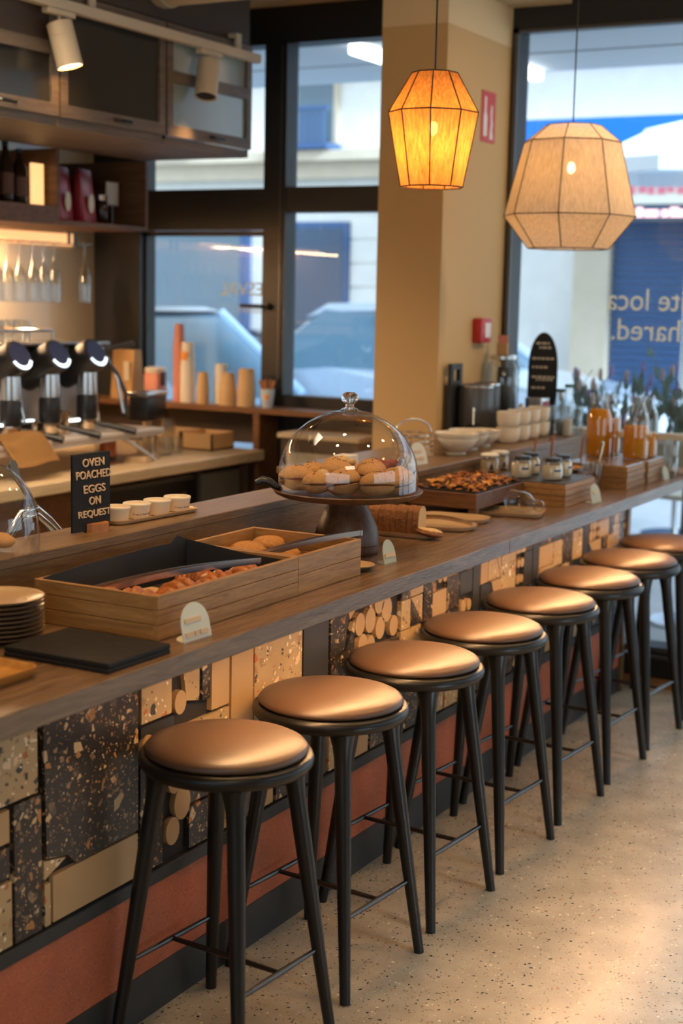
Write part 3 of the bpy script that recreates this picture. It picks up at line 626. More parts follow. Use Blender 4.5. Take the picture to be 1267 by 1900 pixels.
def cookie(loc, rx, seed, label):
    b = BM(); blob(b, (0, 0, 0), (.046, .046, .022), 20, 10, 0, Matrix.Rotation(rx, 4, 'X'), .08, seed, .5)
    rr = random.Random(seed)
    for _ in range(8):
        a, r = rr.uniform(0, 6.28), rr.uniform(.005, .033); blob(b, Matrix.Rotation(rx, 3, 'X') @ Vector((r*math.cos(a), r*math.sin(a), .0155-.006*(r/.04)**2)), (.004, .004, .003), 6, 4, 1)
    return tag(obj('cookie', b, ['cookie', 'seedm'], None, loc, 0, 60), label, 'cookie', 'cookies in the oak box')
for i, (x, y, z, rx, l) in enumerate(((-.345, 3.235, .050, .12, 'round seeded cookie on top of the pile next to the box wall'), (-.255, 3.225, .040, -.1, 'seeded cookie partly under the tongs handle'), (-.315, 3.155, .023, 0, 'cookie at the bottom of the pile by the shared box wall'), (-.40, 3.30, .040, .15, 'cookie leaning at the ledge side of the pile'), (-.21, 3.30, .023, 0, 'cookie flat on the black liner beneath the tongs'), (-.30, 3.34, .030, .1, 'cookie at the end of the box next to the cake stand'), (-.37, 3.375, .05, .1, 'cookie showing its rim behind the tongs, beside the riser'))):
    cookie((x, y, ZK+z+.014), rx, 40+i, l)
tongs('serving_tongs', 'steel tongs resting across the rim of the cookie box', (-.13, -.20, .045), (.07, .10, .105), .014, (-.185, 3.33, ZK), .0)
tag(obj('saucer', plate_bm(.055), ['stone', 'stonerim'], None, (-.155, 3.475, ZK), 0, 60), 'small tan saucer squeezed between cookie box and cake stand', 'saucer')

# cake stand with glass dome and rolls
CS = (-.309, 3.705); ZP = .178
cs = thing('cake_stand', 'dark wooden cake stand with a bell shaped foot', 'stand', (*CS, ZK))
b = BM(); lathe(b, [(.088, 0), (.0925, .003), (.094, .012), (.0945, .026), (.0925, .0275), (.0945, .029), (.0935, .05), (.089, .072), (.080, .095), (.068, .118), (.057, .14), (.0535, .155), (.056, .165)], n=48); obj('foot', b, 'walnut', cs, smooth=50)
b = BM(); lathe(b, [(.05, .162), (.17, .163), (.195, .166), (.212, .174), (.219, .184), (.217, .186), (.207, .181), (.195, .178), (.001, .178)], n=72); obj('plate_top', b, 'walnutx', cs, smooth=50)
dm = thing('glass_dome', 'glass dome with a knob covering the filled rolls', 'dome', (*CS, ZK+.1785))
b = BM(); R = .203; prof = [(R, 0), (R, .012), (R*1.0, .045)]
for i in range(1, 19): a = i/18*PI/2; prof.append((max(R*math.cos(a), .012), .045+.192*math.sin(a)))
lathe(b, prof, n=96, cap0=False, cap1=False); obj('shell', b, 'dome', dm, smooth=80)
b = BM(); lathe(b, [(R+.0015, 0), (R+.0015, .003), (R-.0015, .003), (R-.0015, 0)], n=96, cap0=False, cap1=False); obj('rim', b, 'glass', dm, smooth=60)
m, t_, bs = nt('solid_glass'); bs.inputs['Transmission Weight'].default_value = 1; bs.inputs['Roughness'].default_value = .0; bs.inputs['IOR'].default_value = 1.45; M['solidglass'] = m
b = BM(); lathe(b, [(.026, .236), (.025, .240), (.014, .2435), (.012, .250), (.014, .255), (.0225, .262), (.0255, .271), (.0225, .281), (.013, .2875), (.001, .289)], n=40); obj('knob', b, 'solidglass', dm, smooth=60)
def bread_roll(dx, dy, dz, rz, kind, seed, label, sc=1):
    t = thing('filled_roll', label, 'roll', (CS[0]+dx, CS[1]+dy, ZK+.179+dz), rz, 'filled rolls under the glass dome')
    rr = random.Random(seed); t.rotation_euler = (rr.uniform(-.22, .22), rr.uniform(-.22, .22), rz); t.location.z += .006
    b = BM(); blob(b, (0, 0, .034*sc), (.049*sc, .044*sc, .034*sc), 22, 14, 0, None, .05, seed, .05); blob_top = list(b.verts)
    for v in b.verts:
        if v.co.z < .028*sc: v.co.z = .028*sc-(.028*sc-v.co.z)*.12
    for _ in range(9):
        a, r = rr.uniform(0, 6.28), rr.uniform(.0, .030)*sc; blob(b, (r*math.cos(a), r*math.sin(a), .034*sc+.034*sc*math.sqrt(max(0, 1-(r/(.046*sc))**2))), (.0026, .0018, .0012), 6, 4, 1)
    obj('top_half', b, ['roll', 'seedm'], t, smooth=60)
    b = BM(); blob(b, (0, 0, .030*sc), (.0485*sc, .0435*sc, .031*sc), 22, 14, 0, None, .05, seed)
    for v in b.verts:
        if v.co.z > .0245*sc: v.co.z = .0245*sc+(v.co.z-.0245*sc)*.08
        v.co.z = max(v.co.z, 0)
    obj('bottom_half', b, 'roll', t, smooth=60)
    b = BM(); blob(b, (0, 0, .0265*sc), (.0465*sc, .042*sc, .0035*sc), 20, 6, 0, None, .15, seed+2); obj('filling', b, 'berry' if kind == 'b' else 'crust', t, smooth=60)
    if kind == 't':
        b = BM()
        for k in range(7): blob(b, (rr.uniform(.0, .035), rr.uniform(-.03, .03), .045+rr.uniform(0, .014)), (.016, .013, .011), 12, 8, 0, None, .2, seed+k+3)
        obj('torn_crumb', b, 'crumb', t, smooth=60)
    return t
RL = [(-.105, -.115, 0, .2, 'b', 'seeded roll nearest the black tong handle under the dome', 1.08), (-.020, -.140, 0, 1.1, 't', 'torn open roll showing pale crumb under the dome', .92), (.055, -.115, 0, .4, 'b', 'large smooth roll with a berry seam at the front of the dome', 1.08), (.140, -.085, 0, .9, 'c', 'roll split across with dark filling at the front of the dome', 1.03), (.155, .020, 0, .3, 'c', 'tall seeded roll beside the dome wall towards the window', 1.05), (.075, -.010, .02, 2, 'b', 'seeded roll raised behind the two front rolls', .95), (-.025, -.03, .018, 1, 'c', 'flat roll lying across the middle of the pile', 1.05), (-.115, .0, .012, 2.2, 'c', 'small roll behind the torn one, half hidden', .9), (-.08, .075, .018, .6, 't', 'roll with a broken edge at the back of the pile', .95), (.03, .085, .015, 1.7, 'c', 'roll at the back facing the berry bowl', 1.0), (.10, .10, .0, .5, 't', 'crumbly torn roll near the rear dome wall', .9), (-.03, .14, 0, 0, 'c', 'rearmost roll against the dome glass', .9)]
for i, (x, y, z, rz, k, l, s) in enumerate(RL): bread_roll(x, y, z, rz, k, 100+7*i, l, s)
th = thing('tongs_handle', 'black tongs handle hooked over the cake stand rim', 'tongs', (CS[0]-.188, CS[1]-.128, ZK+.196))
b = BM(); tube(b, [(.035, .015, -.012), (.015, .006, -.004), (0, 0, .008), (-.018, -.01, .012), (-.034, -.02, .004)], [.006, .010, .012, .013, .010], 12); obj('grip', b, 'black', th, smooth=60)

# loaf on a tray, plates, bottle
tag(obj('serving_tray', tray_bm(-.13, .13, -.065, .065, .016, .045, .010), ['stone'], None, (-.325, 4.075, ZK), .12, 60), 'long stoneware tray under the sliced loaf', 'tray')
lf = thing('bread_loaf', 'sliced bread loaf with dark crust on the stoneware tray', 'loaf', (-.245, 4.075, ZK+.008), .12)
def loaf_prof(sc, top):
    p = []
    for i in range(25):
        a = PI*(i/24); p.append((.042*sc*math.cos(a)*(1.08 if math.sin(a) > .5 else 1), .040+(top-.040)*max(0, math.sin(a))**.8))
    return [(.036*sc, 0.0)]+[(.041*sc, .02)]+p+[(-.041*sc, .02), (-.036*sc, 0.0)]
x = 0; rr = random.Random(5)
for i in range(9):
    wd = rr.uniform(.0155, .0215); b = BM(); sc = 1.0-.012*i+rr.uniform(-.02, .02); top = .088+rr.uniform(-.003, .003)
    pf = loaf_prof(sc, top); vs = prism(b, pf, 'x', x-wd, x-.0012, 0)
    pi = [(y*.93, .004+(z-.0)*.945) for y, z in pf]; prism(b, pi, 'x', x-wd-.0002, x-.0006, 1)
    T = Matrix.Translation((x-wd, 0, 0)) @ Matrix.Rotation(rr.uniform(-.05, .02), 4, 'Y') @ Matrix.Rotation(rr.uniform(-.05, .05), 4, 'Z') @ Matrix.Translation((-x+wd, 0, 0))
    bmesh.ops.transform(b, matrix=T, verts=b.verts[:])
    zmin = min(v.co.z for v in b.verts); bmesh.ops.translate(b, vec=(0, 0, -zmin), verts=b.verts[:])
    obj('slice', b, ['bread', 'crumb'], lf, smooth=40); x -= wd+rr.uniform(.0002, .002)
b = BM(); blob(b, (0, 0, .012), (.045, .030, .012), 20, 10, 0, Matrix.Rotation(.18, 4, 'Y'), .12, 9); blob(b, (.004, 0, .020), (.036, .022, .007), 18, 8, 1, Matrix.Rotation(.18, 4, 'Y'), .1, 12)
tag(obj('bread_heel', b, ['crust', 'crumb'], None, (-.205, 4.045, ZK+.009), .5, 60), 'cut heel of bread lying before the loaf', 'bread')
tag(obj('serving_plate', tray_bm(-.12, .12, -.085, .085, .016, .08, .012), ['stone'], None, (-.275, 4.275, ZK), .25, 60), 'oval stoneware plate holding the bread tongs', 'plate')
tag(obj('serving_plate', tray_bm(-.125, .125, -.075, .075, .016, .06, .012), ['stone'], None, (-.31, 4.445, ZK), .15, 60), 'stoneware plate tucked behind the bread tongs plate', 'plate')
tongs('bread_tongs', 'warm coloured metal tongs lying on the oval plate', (-.12, .0, .004), (.10, -.03, .006), .012, (-.265, 4.29, ZK+.012), .1, 'brass', .012)
tag(obj('bottle_tray', tray_bm(-.115, .115, -.085, .085, .016, .03, .010), ['stone'], None, (-.205, 4.70, ZK), .25, 60), 'rounded stoneware tray under the lying glass bottle', 'tray')
bt = thing('glass_bottle', 'clear glass bottle lying on its side on a tray', 'bottle', (-.225, 4.745, ZK+.009+.0375), .0)
b = BM(); T = Matrix.Rotation(-.62+PI*0, 4, 'Z') @ Matrix.Rotation(PI/2, 4, 'Y'); lathe(b, [(.030, 0), (.036, .006), (.037, .02), (.037, .085), (.033, .105), (.022, .13), (.0175, .15), (.017, .165)], n=32, T=T, cap1=False); obj('body', b, 'glass', bt, smooth=60)
b = BM(); lathe(b, [(.018, .160), (.021, .162), (.021, .178), (.018, .180)], n=32, T=T, cap0=False, cap1=False); obj('neck_ring', b, 'glass', bt, smooth=60)

# box of granola / dried fruit
gb = thing('wooden_tray_box', 'walnut display box heaped with dried fruit crisps', 'box', (-.262, 4.525, ZK))
b = BM(); box(b, -.255, 0, 0, .43, .030, .083, bev=.002, seg=1); obj('tray', b, 'walnutx', gb)
b = BM()
for x0, y0 in ((-.25, .005), (-.03, .005), (-.25, .40), (-.03, .40)): box(b, x0, x0+.028, y0, y0+.028, 0, .030)
obj('foot_block', b, 'walnutx', gb, smooth=0)
b = BM(); box(b, -.245, -.01, .01, .42, .0832, .088); obj('liner', b, 'blackm', gb, smooth=0)
b = Heap(); rr = random.Random(3)
for i in range(330):
    u, v = rr.uniform(-1, 1), rr.uniform(-1, 1); hgt = .030*(1-abs(u)**2.5)*(1-abs(v)**4)+.004
    px, py, pz = -.1275+u*.112, .215+v*.192, .088+hgt*rr.uniform(.4, 1)
    R_ = Matrix.Rotation(rr.uniform(0, 6), 4, 'Z') @ Matrix.Rotation(rr.uniform(-.9, .9), 4, 'X') @ Matrix.Rotation(rr.uniform(-.6, .6), 4, 'Y')
    b.add((px, py, pz), (rr.uniform(.008, .02), rr.uniform(.006, .012), rr.uniform(.002, .006)), 8, 5, rr.choice((0, 0, 1, 2)), R_, .35, i)
b = b.bm(); g = obj('dried_fruit_crisps', b, ['granola', 'dates', 'gold'], None, (-.262, 4.525, ZK), 0, 50); tag(g, 'heap of dried fruit crisps in the walnut box', 'snack'); g['kind'] = 'stuff'

# jar box
def plank_box(name, label, x0, x1, y0, y1, h, k, lidm='steel'):
    t = thing(name, label, 'box', (x0, y0, ZK), 0, 'oak boxes on the counter'); X, Y = x1-x0, y1-y0; b = BM(); hp = h/k
    for i in range(k):
        e = (.003 if i % 2 else 0); box(b, e, X-e, e, Y-e, i*hp, (i+1)*hp-.0012, 0, .0015, 1)
    obj('planks', b, 'oakb', t)
    b = BM(); box(b, .006, X-.006, .006, Y-.006, h-.001, h+.003, bev=.001, seg=1); obj('top_sheet', b, lidm, t, smooth=0)
    return t
plank_box('jar_box', 'ribbed oak box topped with yoghurt jars', -.43, -.106, 4.965, 5.285, .082, 4, 'slate')
ZJ = ZK+.0855
def yog_jar(loc, label, rz=0):
    t = thing('yoghurt_jar', label, 'jar', loc, rz, 'black lidded yoghurt jars')
    b = BM(); lathe(b, [(.030, .0), (.0375, .004), (.039, .012), (.039, .052), (.035, .062), (.031, .066), (.031, .075)], n=32, cap1=False); obj('glass_body', b, 'glass', t, smooth=60)
    b = BM(); lathe(b, [(.029, .003), (.036, .006), (.0375, .012), (.0375, .050), (.034, .057), (.001, .058)], n=32); obj('yoghurt', b, 'yog', t, smooth=50)
    b = BM(); lathe(b, [(.0335, .068), (.035, .069), (.035, .080), (.033, .082), (.001, .082)], n=32); obj('lid', b, 'jarlid', t, smooth=50)
    b = BM(); n = 8
    a0, a1 = -1.25, -.55; q = [[b.verts.new((.0394*math.cos(a0+(a1-a0)*i/n), .0394*math.sin(a0+(a1-a0)*i/n), z)) for i in range(n+1)] for z in (.016, .034, .041)]
    for r_, mi in ((0, 0), (1, 1)):
        for i in range(n): fc = b.faces.new((q[r_][i], q[r_][i+1], q[r_+1][i+1], q[r_+1][i])); fc.material_index = mi
    obj('paper_label', b, ['label', 'blueink'], t, smooth=60)
    return t
yj = yog_jar((-.312, 5.045, ZJ), 'black lidded yoghurt jar closest to the dried fruit box', .1)
dup(yj, (-.330, 5.175, ZJ), .5, 'black lidded yoghurt jar behind the one closest to the dried fruit')
dup(yj, (-.195, 5.055, ZJ), .25, 'black lidded yoghurt jar at the near corner of the ribbed box')
dup(yj, (-.205, 5.180, ZJ), .7, 'black lidded yoghurt jar beside the plate of apricots')
def clip_jar(loc, label):
    t = thing('preserve_jar', label, 'jar', loc, 0, 'white lidded preserve jars')
    b = BM(); lathe(b, [(.028, 0), (.036, .004), (.037, .015), (.037, .070), (.033, .082), (.031, .086)], n=32, cap1=False); obj('glass_body', b, 'glass', t, smooth=60)
    b = BM(); lathe(b, [(.027, .003), (.035, .007), (.0352, .07), (.001, .071)], n=32); obj('contents', b, 'kcup', t, smooth=50)
    b = BM(); lathe(b, [(.034, .086), (.036, .088), (.036, .094), (.030, .099), (.001, .101)], n=32); obj('lid', b, 'whitecup', t, smooth=50)
    b = BM()
    for z, wd in ((.030, .028), (.044, .016), (.054, .010)):
        q = [[b.verts.new((.0374*math.cos(-.95+(i/6-.5)*wd/.037), .0374*math.sin(-.95+(i/6-.5)*wd/.037), z+dz)) for i in range(7)] for dz in (-.005, .004)]
        for i in range(6): b.faces.new((q[0][i], q[0][i+1], q[1][i+1], q[1][i]))
    obj('print', b, 'ink', t); return t
cj = clip_jar((-.492, 5.165, ZK+.055), 'white lidded preserve jar with dark print by the dried fruit')
dup(cj, (-.497, 5.275, ZK+.055), .3, 'white lidded preserve jar behind its printed twin')
b = BM(); box(b, -.535, -.445, 5.10, 5.34, ZK, ZK+.0545, bev=.002, seg=1); tag(obj('jar_riser', b, 'walnutx'), 'small dark wooden block lifting the two preserve jars', 'block')
def spoon(label, loc, tilt, rz, mat='spoonw', L=.15, name='wooden_spoon'):
    b = BM(); T = Matrix.Rotation(rz, 4, 'Z') @ Matrix.Rotation(tilt, 4, 'X')
    tube(b, [(0, 0, .02), (0, 0, L*.5), (0, 0, L)], [.004, .0045, .006], 8); blob(b, (0, 0, .012), (.013, .005, .02), 12, 8)
    bmesh.ops.transform(b, matrix=T, verts=b.verts[:])
    return tag(obj(name, b, mat, None, loc, 0, 60), label, 'spoon')
tag(obj('fruit_plate', plate_bm(.066), ['steel', 'steel'], None, (-.275, 5.425, ZK+.075), 0, 60), 'metal plate of apricots behind the yoghurt jars', 'plate')
b = BM(); box(b, -.36, -.19, 5.34, 5.51, ZK, ZK+.0745, bev=.003, seg=1); tag(obj('plate_riser', b, 'walnutx'), 'wooden block carrying the plate of apricots', 'block')
for i, (dx, dy) in enumerate(((-.02, -.02), (.02, -.015), (0, .025), (-.035, .02), (.035, .02))):
    b = BM(); blob(b, (0, 0, .009), (.020, .017, .009), 14, 8, 0, None, .15, 60+i)
    tag(obj('dried_apricot', b, 'gold', None, (-.275+dx, 5.425+dy, ZK+.082), i, 60), 'orange dried apricot on the metal plate behind the jars', 'apricot', 'dried apricots on the metal plate')
cup = thing('glass_cup', 'empty clear cup standing next to the juice boxes', 'cup', (-.205, 5.585-.06, ZK+.001))
b = BM(); lathe(b, [(.030, 0), (.032, .004), (.044, .10), (.046, .104), (.044, .104), (.031, .008)], n=32, cap1=True); obj('body', b, 'glass', cup, smooth=60)
spoon('copper coloured spoon leaning in the clear cup', (-.195, 5.52, ZK+.012), .28, .9, 'brass', .19, 'metal_spoon')
spoon('wooden spoon standing behind the yoghurt jars closest to the bowls', (-.43, 5.42, ZK), .15, 2.6, L=.20)
spoon('second wooden spoon behind the yoghurt jars, darker and upright', (-.40, 5.56, ZK), .05, 2.0, L=.20)
spoon('third wooden spoon, leaning towards the juice bottles', (-.36, 5.78, ZK), .12, 2.2, L=.18)
b = BM(); box(b, -.30, -.10, 5.43, 5.555, ZK, ZK+.014, bev=.002, seg=1)
b.free()
# juice boxes and bottles
plank_box('juice_box', 'ribbed dark ended oak box with a metal sheet, first under the juice', -.355, -.085, 5.60, 5.835, .090, 4, 'steel')
plank_box('juice_box', 'ribbed oak box carrying the juice bottles at the window end', -.375, -.075, 5.842, 6.075, .090, 4, 'steel')
ZB = ZK+.0935
def juice(loc, label, fill):
    t = thing('juice_bottle', label, 'bottle', loc, 0, 'orange juice bottles')
    pr = [(.046, 0), (.0515, .005), (.052, .02), (.052, .150), (.049, .172), (.038, .205), (.031, .225), (.030, .243)]
    b = BM(); lathe(b, pr, n=36, cap1=False); obj('glass_body', b, 'glass', t, smooth=60)
    b = BM(); lathe(b, [(.029, .241), (.0335, .243), (.0335, .254), (.031, .257), (.029, .255)], n=36, cap0=False, cap1=False); obj('rim', b, 'glass', t, smooth=60)
    def rad(z):
        for (r1, z1), (r2, z2) in zip(pr, pr[1:]):
            if z1 <= z <= z2: return r1+(r2-r1)*(z-z1)/(z2-z1)
    zs = [.003, .006, .02, .06, .10]+[z for z in (.150, .172) if z < fill]+[fill]
    zs = [z for z in zs if z <= fill]
    b = BM(); lathe(b, [(rad(z)-.0015, z) for z in zs]+[(.001, fill+.0005)], n=36); obj('juice', b, 'juice', t, smooth=50)
    return t
juice((-.315, 5.900, ZB), 'fullest juice bottle, next to the bowls side of the box', .195)
juice((-.312, 6.012, ZB), 'juice bottle standing behind the fullest one', .150)
juice((-.155, 5.905, ZB), 'half full juice bottle at the near edge of the box', .135)
juice((-.150, 6.016, ZB), 'least filled juice bottle, closest to the window', .095)
tk = thing('bottle_tag', 'slim metal stem with a white knob between the juice bottles', 'stand', (-.235, 5.868, ZB)); b = BM(); lathe(b, [(.014, 0), (.014, .004), (.003, .006), (.003, .17), (.006, .172), (.006, .185)], n=12); blob(b, (0, 0, .09), (.009, .009, .009), 12, 8); obj('stem', b, 'steel', tk)
def tumbler(loc, label, name='tumbler', r=.034, h=.085, ribs=0, group='glass tumblers'):
    b = BM(); n = 36
    lathe(b, [(r*.8, 0), (r*.88, .003), (r, h), (r*.95, h), (r*.84, .008), (.001, .008)], n=n)
    if ribs:
        for i, v in enumerate(b.verts):
            if (i % n) % 2: v.co.x *= .965; v.co.y *= .965
    return tag(obj(name, b, 'glass', None, loc, 0, 25 if ribs else 60), label, 'glass', group)
tumbler((-.245, 6.125, ZK), 'clear tumbler closest to the ledge at the juice box end', r=.036)
tumbler((-.155, 6.13, ZK), 'clear tumbler between juice box and window', r=.036)
tumbler((-.07, 6.125, ZK), 'clear tumbler at the counter edge near the window', r=.034)
tumbler((-.07, 6.125, ZK+.0865), 'tumbler stacked on the edge tumbler near the window', r=.034, h=.07)
b = BM(); box(b, -.20, -.05, 6.20, 6.36, ZK, ZK+.018, bev=.004, seg=2); tag(obj('cutting_board', b, 'oakb'), 'small thick wooden board at the window end of the counter', 'board')

# ================================================================== LEDGE THINGS
# letter board
sb = thing('letter_board', 'black letter board about oven poached eggs in a wooden foot', 'sign', (-.638, 2.935, ZL), -.05)
b = BM(); box(b, -.0035, .0035, -.068, .075, .004, .203, bev=.001, seg=1); obj('board', b, 'slateb', sb, smooth=0)
b = BM(); prism(b, [(.026*math.sin(a*PI/12)+.0, -.032+.07*(a/12)) if False else (.004+.030*math.sin(a*PI/12), .02-.036*math.cos(a*PI/12)) for a in range(13)], 'z', 0, .022); prism(b, [(-.004-.018*math.sin(a*PI/12), .02-.036*math.cos(a*PI/12)) for a in range(13)], 'z', 0, .022); obj('wooden_foot', b, 'spoonw', sb, smooth=40)
b = BM()
for s, wd, y0, z in (('OVEN', .082, -.032, .169), ('POACHED', .131, -.056, .138), ('EGGS', .082, -.028, .101), ('ON', .044, -.008, .070), ('REQUEST', .122, -.048, .036)):
    text_bm(b, s, wd, (.0035, y0, z), '+x', .021, .003, bold=.012)
obj('lettering', b, 'letter', sb, smooth=0)
tag(obj('ramekin_tray', tray_bm(-.045, .045, -.175, .175, .012, .03, .008), ['stone'], None, (-.662, 3.222, ZL), -.06, 60), 'long stoneware tray carrying four ramekins', 'tray')
def ramekin(loc, label, txt, rz=0):
    t = thing('ramekin', label, 'ramekin', loc, rz, 'ramekins on the stoneware tray')
    b = BM(); lathe(b, [(.030, 0), (.0325, .002), (.0365, .032), (.0385, .036), (.0385, .040), (.0365, .0415), (.035, .038), (.034, .034)], n=40, cap1=False); obj('bowl', b, 'white', t, smooth=60)
    b = BM(); lathe(b, [(.0345, .034), (.020, .036), (.001, .0365)], n=40, cap0=False); obj('custard', b, 'letter', t, smooth=60)
    if txt:
        b = BM()
        for s, z, wd in txt: text_bm(b, s, wd, (0, 0, z), '+x', .0075, .0002, wrap=(.0335, .11, -1.25))
        obj('lettering', b, 'ink', t, smooth=0)
    return t
tx = (('of Gregory A.', .020, .052), ('Gregory Sante Mau', .009, .056))
ramekin((-.672, 3.088, ZL+.005), 'plain ramekin closest to the letter board', None)
ramekin((-.667, 3.172, ZL+.005), 'ramekin with dark script, second from the letter board', tx)
ramekin((-.662, 3.258, ZL+.005), 'plain ramekin between the two with script', None)
ramekin((-.657, 3.345, ZL+.005), 'ramekin with dark script at the end towards the cake stand', tx, .1)
gd = thing('glass_dome', 'glass dome beside the letter board on the ledge', 'dome', (-.637, 2.57, ZL))
b = BM(); prof = [(.112, 0), (.112, .05)]
for i in range(1, 13): a = i/12*PI/2; prof.append((max(.112*math.cos(a), .004), .05+.160*math.sin(a)))
lathe(b, prof, n=64, cap0=False, cap1=False); obj('shell', b, 'dome', gd, smooth=80)
b = BM(); lathe(b, [(.02, .209), (.008, .213), (.010, .221), (.014, .231), (.010, .241), (.001, .243)], n=24); obj('knob', b, 'solidglass', gd, smooth=60)
b = BM(); blob(b, (0, 0, .02), (.035, .03, .02), 16, 10, 0, None, .08, 4, .6); tag(obj('small_cake', b, 'roll', None, (-.635, 2.60, ZL+.002), 0, 60), 'small brown cake under the glass dome by the letter board', 'cake')
# spatula and steel rail behind the ledge
sp = thing('spatula', 'flat grey spatula handle leaning up behind the letter board', 'spatula', (-.82, 2.88, 1.05))
b = BM(); prism(b, [(.155, 0), (.165, .012), (.0, .196), (-.012, .235), (-.020, .248), (-.034, .250), (-.042, .240), (-.040, .225), (-.018, .195)], 'x', -.003, .003); obj('handle', b, 'linen', sp, smooth=0)
sk = thing('prep_sink', 'grey prep sink hidden behind the ledge under the spatula', 'sink', (-.86, 2.9, .90)); b = BM(); box(b, -.12, .12, -.3, .35, -.90, .148, bev=.004, seg=1); obj('basin', b, 'linen', sk)
tp = thing('tap', 'curved chrome tap rising behind the glass dome', 'tap', (-.80, 2.97, 1.06)); b = BM()
for o_ in (0, .016): tube(b, [(0, -.16, .055-o_), (0, -.11, .105-o_), (0, -.05, .110-o_), (0, .0, .075-o_), (0, .05, .03-o_), (0, .08, 0)], .008, 10)
obj('spout', b, 'chrome', tp, smooth=60)
arch_sign('white arched sign on the ledge beside the bowls', (-.625, 4.83, ZL), -.15, .085, .10, 'sagew', ((-.025, .015, .045, .055), (-.028, -.005, .018, .028), (.005, .03, .018, .028)))
b = None
bb = thing('berry_bowl', 'cut glass bowl of red berries behind the dome', 'bowl', (-.60, 4.50, ZL)); b = BM(); lathe(b, [(.03, 0), (.035, .004), (.066, .05), (.068, .052), (.064, .05), (.033, .01)], n=20, cap1=True); obj('glass_body', b, 'glass', bb, smooth=20)
b = BM(); rr = random.Random(8)
for i in range(26): a, r = rr.uniform(0, 6.28), .045*math.sqrt(rr.random()); blob(b, (r*math.cos(a), r*math.sin(a), .026+rr.uniform(0, .018)), (.011, .011, .011), 8, 6, 0, None, .1, i)
o = obj('berries', b, 'berry', None, (-.60, 4.50, ZL), 0, 60); tag(o, 'red berries heaped in the cut glass bowl', 'berries'); o['kind'] = 'stuff'
nb = thing('napkin_holder', 'pair of pale napkin stacks behind the dome', 'napkins', (-.63, 4.27, ZL)); b = BM()
for k in range(2): box(b, -.03, .03, -.03+k*.035, .0+k*.035, 0, .085, bev=.002, seg=1)
obj('napkin_stack', b, 'whitem', nb)
arch_sign('small pale arched sign seen through the dome beside the napkins', (-.60, 4.15, ZL), -.1, .055, .075, 'sagew', ())
def bowl(loc, label, r=.088, h=.085, n2=1):
    t = thing('ceramic_bowl', label, 'bowl', loc, 0, 'cream ceramic bowls on the ledge')
    b = BM(); lathe(b, [(r*.42, 0), (r*.45, .004), (r*.42, .012), (r*.62, .020), (r*.85, h*.5), (r*.97, h*.75), (r*.96, h*.78), (r*.985, h*.80), (r, h), (r*.97, h), (r*.9, h*.6), (r*.5, .025), (.001, .02)], n=40); obj('body', b, 'white', t, smooth=60); return t
bowl((-.665, 5.235, ZL), 'largest cream bowl on the ledge beside the white sign', .088, .088)
bowl((-.70, 5.43, ZL), 'cream bowl behind the largest one', .085, .083)
bowl((-.71, 5.60, ZL), 'small cream bowl at the end of the bowl row by the mugs', .070, .072)
wb = thing('wire_basket', 'round metal basket behind the white sign', 'basket', (-.80, 5.12, ZL)); b = BM()
for z in (.015, .035, .055, .078): lathe(b, [(.078, z), (.082, z), (.082, z+.008), (.078, z+.008), (.078, z)], n=36, cap0=False, cap1=False)
lathe(b, [(.079, 0), (.079, .003)], n=36)
for i in range(18): a = i*PI/9; tube(b, [(.08*math.cos(a), .08*math.sin(a), 0), (.08*math.cos(a), .08*math.sin(a), .085)], .002, 6)
obj('wire_body', b, 'brass', wb); b = BM(); tube(b, [(.08*math.cos(PI*i/12)*math.cos(.9), .08*math.cos(PI*i/12)*math.sin(.9), .08+.06*math.sin(PI*i/12)) for i in range(13)], .004, 8); obj('handle', b, 'steel', wb, smooth=60)
for i, (yy, xx) in enumerate(((5.815, -.690), (5.94, -.693), (6.065, -.697), (6.19, -.70))):
    for k in range(2):
        b = BM(); r = .052; lathe(b, [(r*.62, 0), (r*.78, .003), (r*.92, .016), (r*.98, .035), (r, .070), (r*.95, .070), (r*.90, .03), (r*.7, .008), (.001, .007)], n=36)
        tag(obj('handleless_mug', b, 'white', None, (xx, yy, ZL+k*.0635), 0, 60), '%s mug of the %s mug stack counted from the bowls' % ('bottom' if k == 0 else 'top', nums[i]), 'mug', 'stacked cream mugs on the ledge')
for k in range(2): tumbler((-.665, 6.305, ZL+k*.057), ('bottom' if k == 0 else 'top')+' ribbed tumbler of the stack beside the mugs', r=.043, h=.055+.02*k, ribs=1, group='ribbed tumblers')
for k in range(2): tumbler((-.598, 6.375, ZL+k*.057), ('bottom' if k == 0 else 'top')+' ribbed tumbler of the second stack, close to the window glass', r=.040, h=.055+.02*k, ribs=1, group='ribbed tumblers')
def lidjar(loc, label, r, h):
    t = thing('storage_jar', label, 'jar', loc, 0, 'green lidded glass jars'); b = BM(); lathe(b, [(r*.9, 0), (r, .005), (r, h*.75), (r*.75, h*.9), (r*.75, h)], n=28, cap1=False); obj('glass_body', b, 'glass', t, smooth=60)
    b = BM(); lathe(b, [(r*.8, h), (r*.8, h+.014), (.001, h+.015)], n=28); obj('lid', b, 'greenlid', t)
    b = BM(); lathe(b, [(r*.85, .004), (r*.95, .01), (r*.95, h*.35), (.001, h*.35)], n=28); obj('contents', b, 'whitecup', t); return t
lidjar((-.678, 6.405, ZL), 'wide glass jar with a green lid behind the tumblers', .030, .19)
lidjar((-.598, 6.285, ZL), 'narrow glass jar with a green lid near the juice bottles', .023, .22)
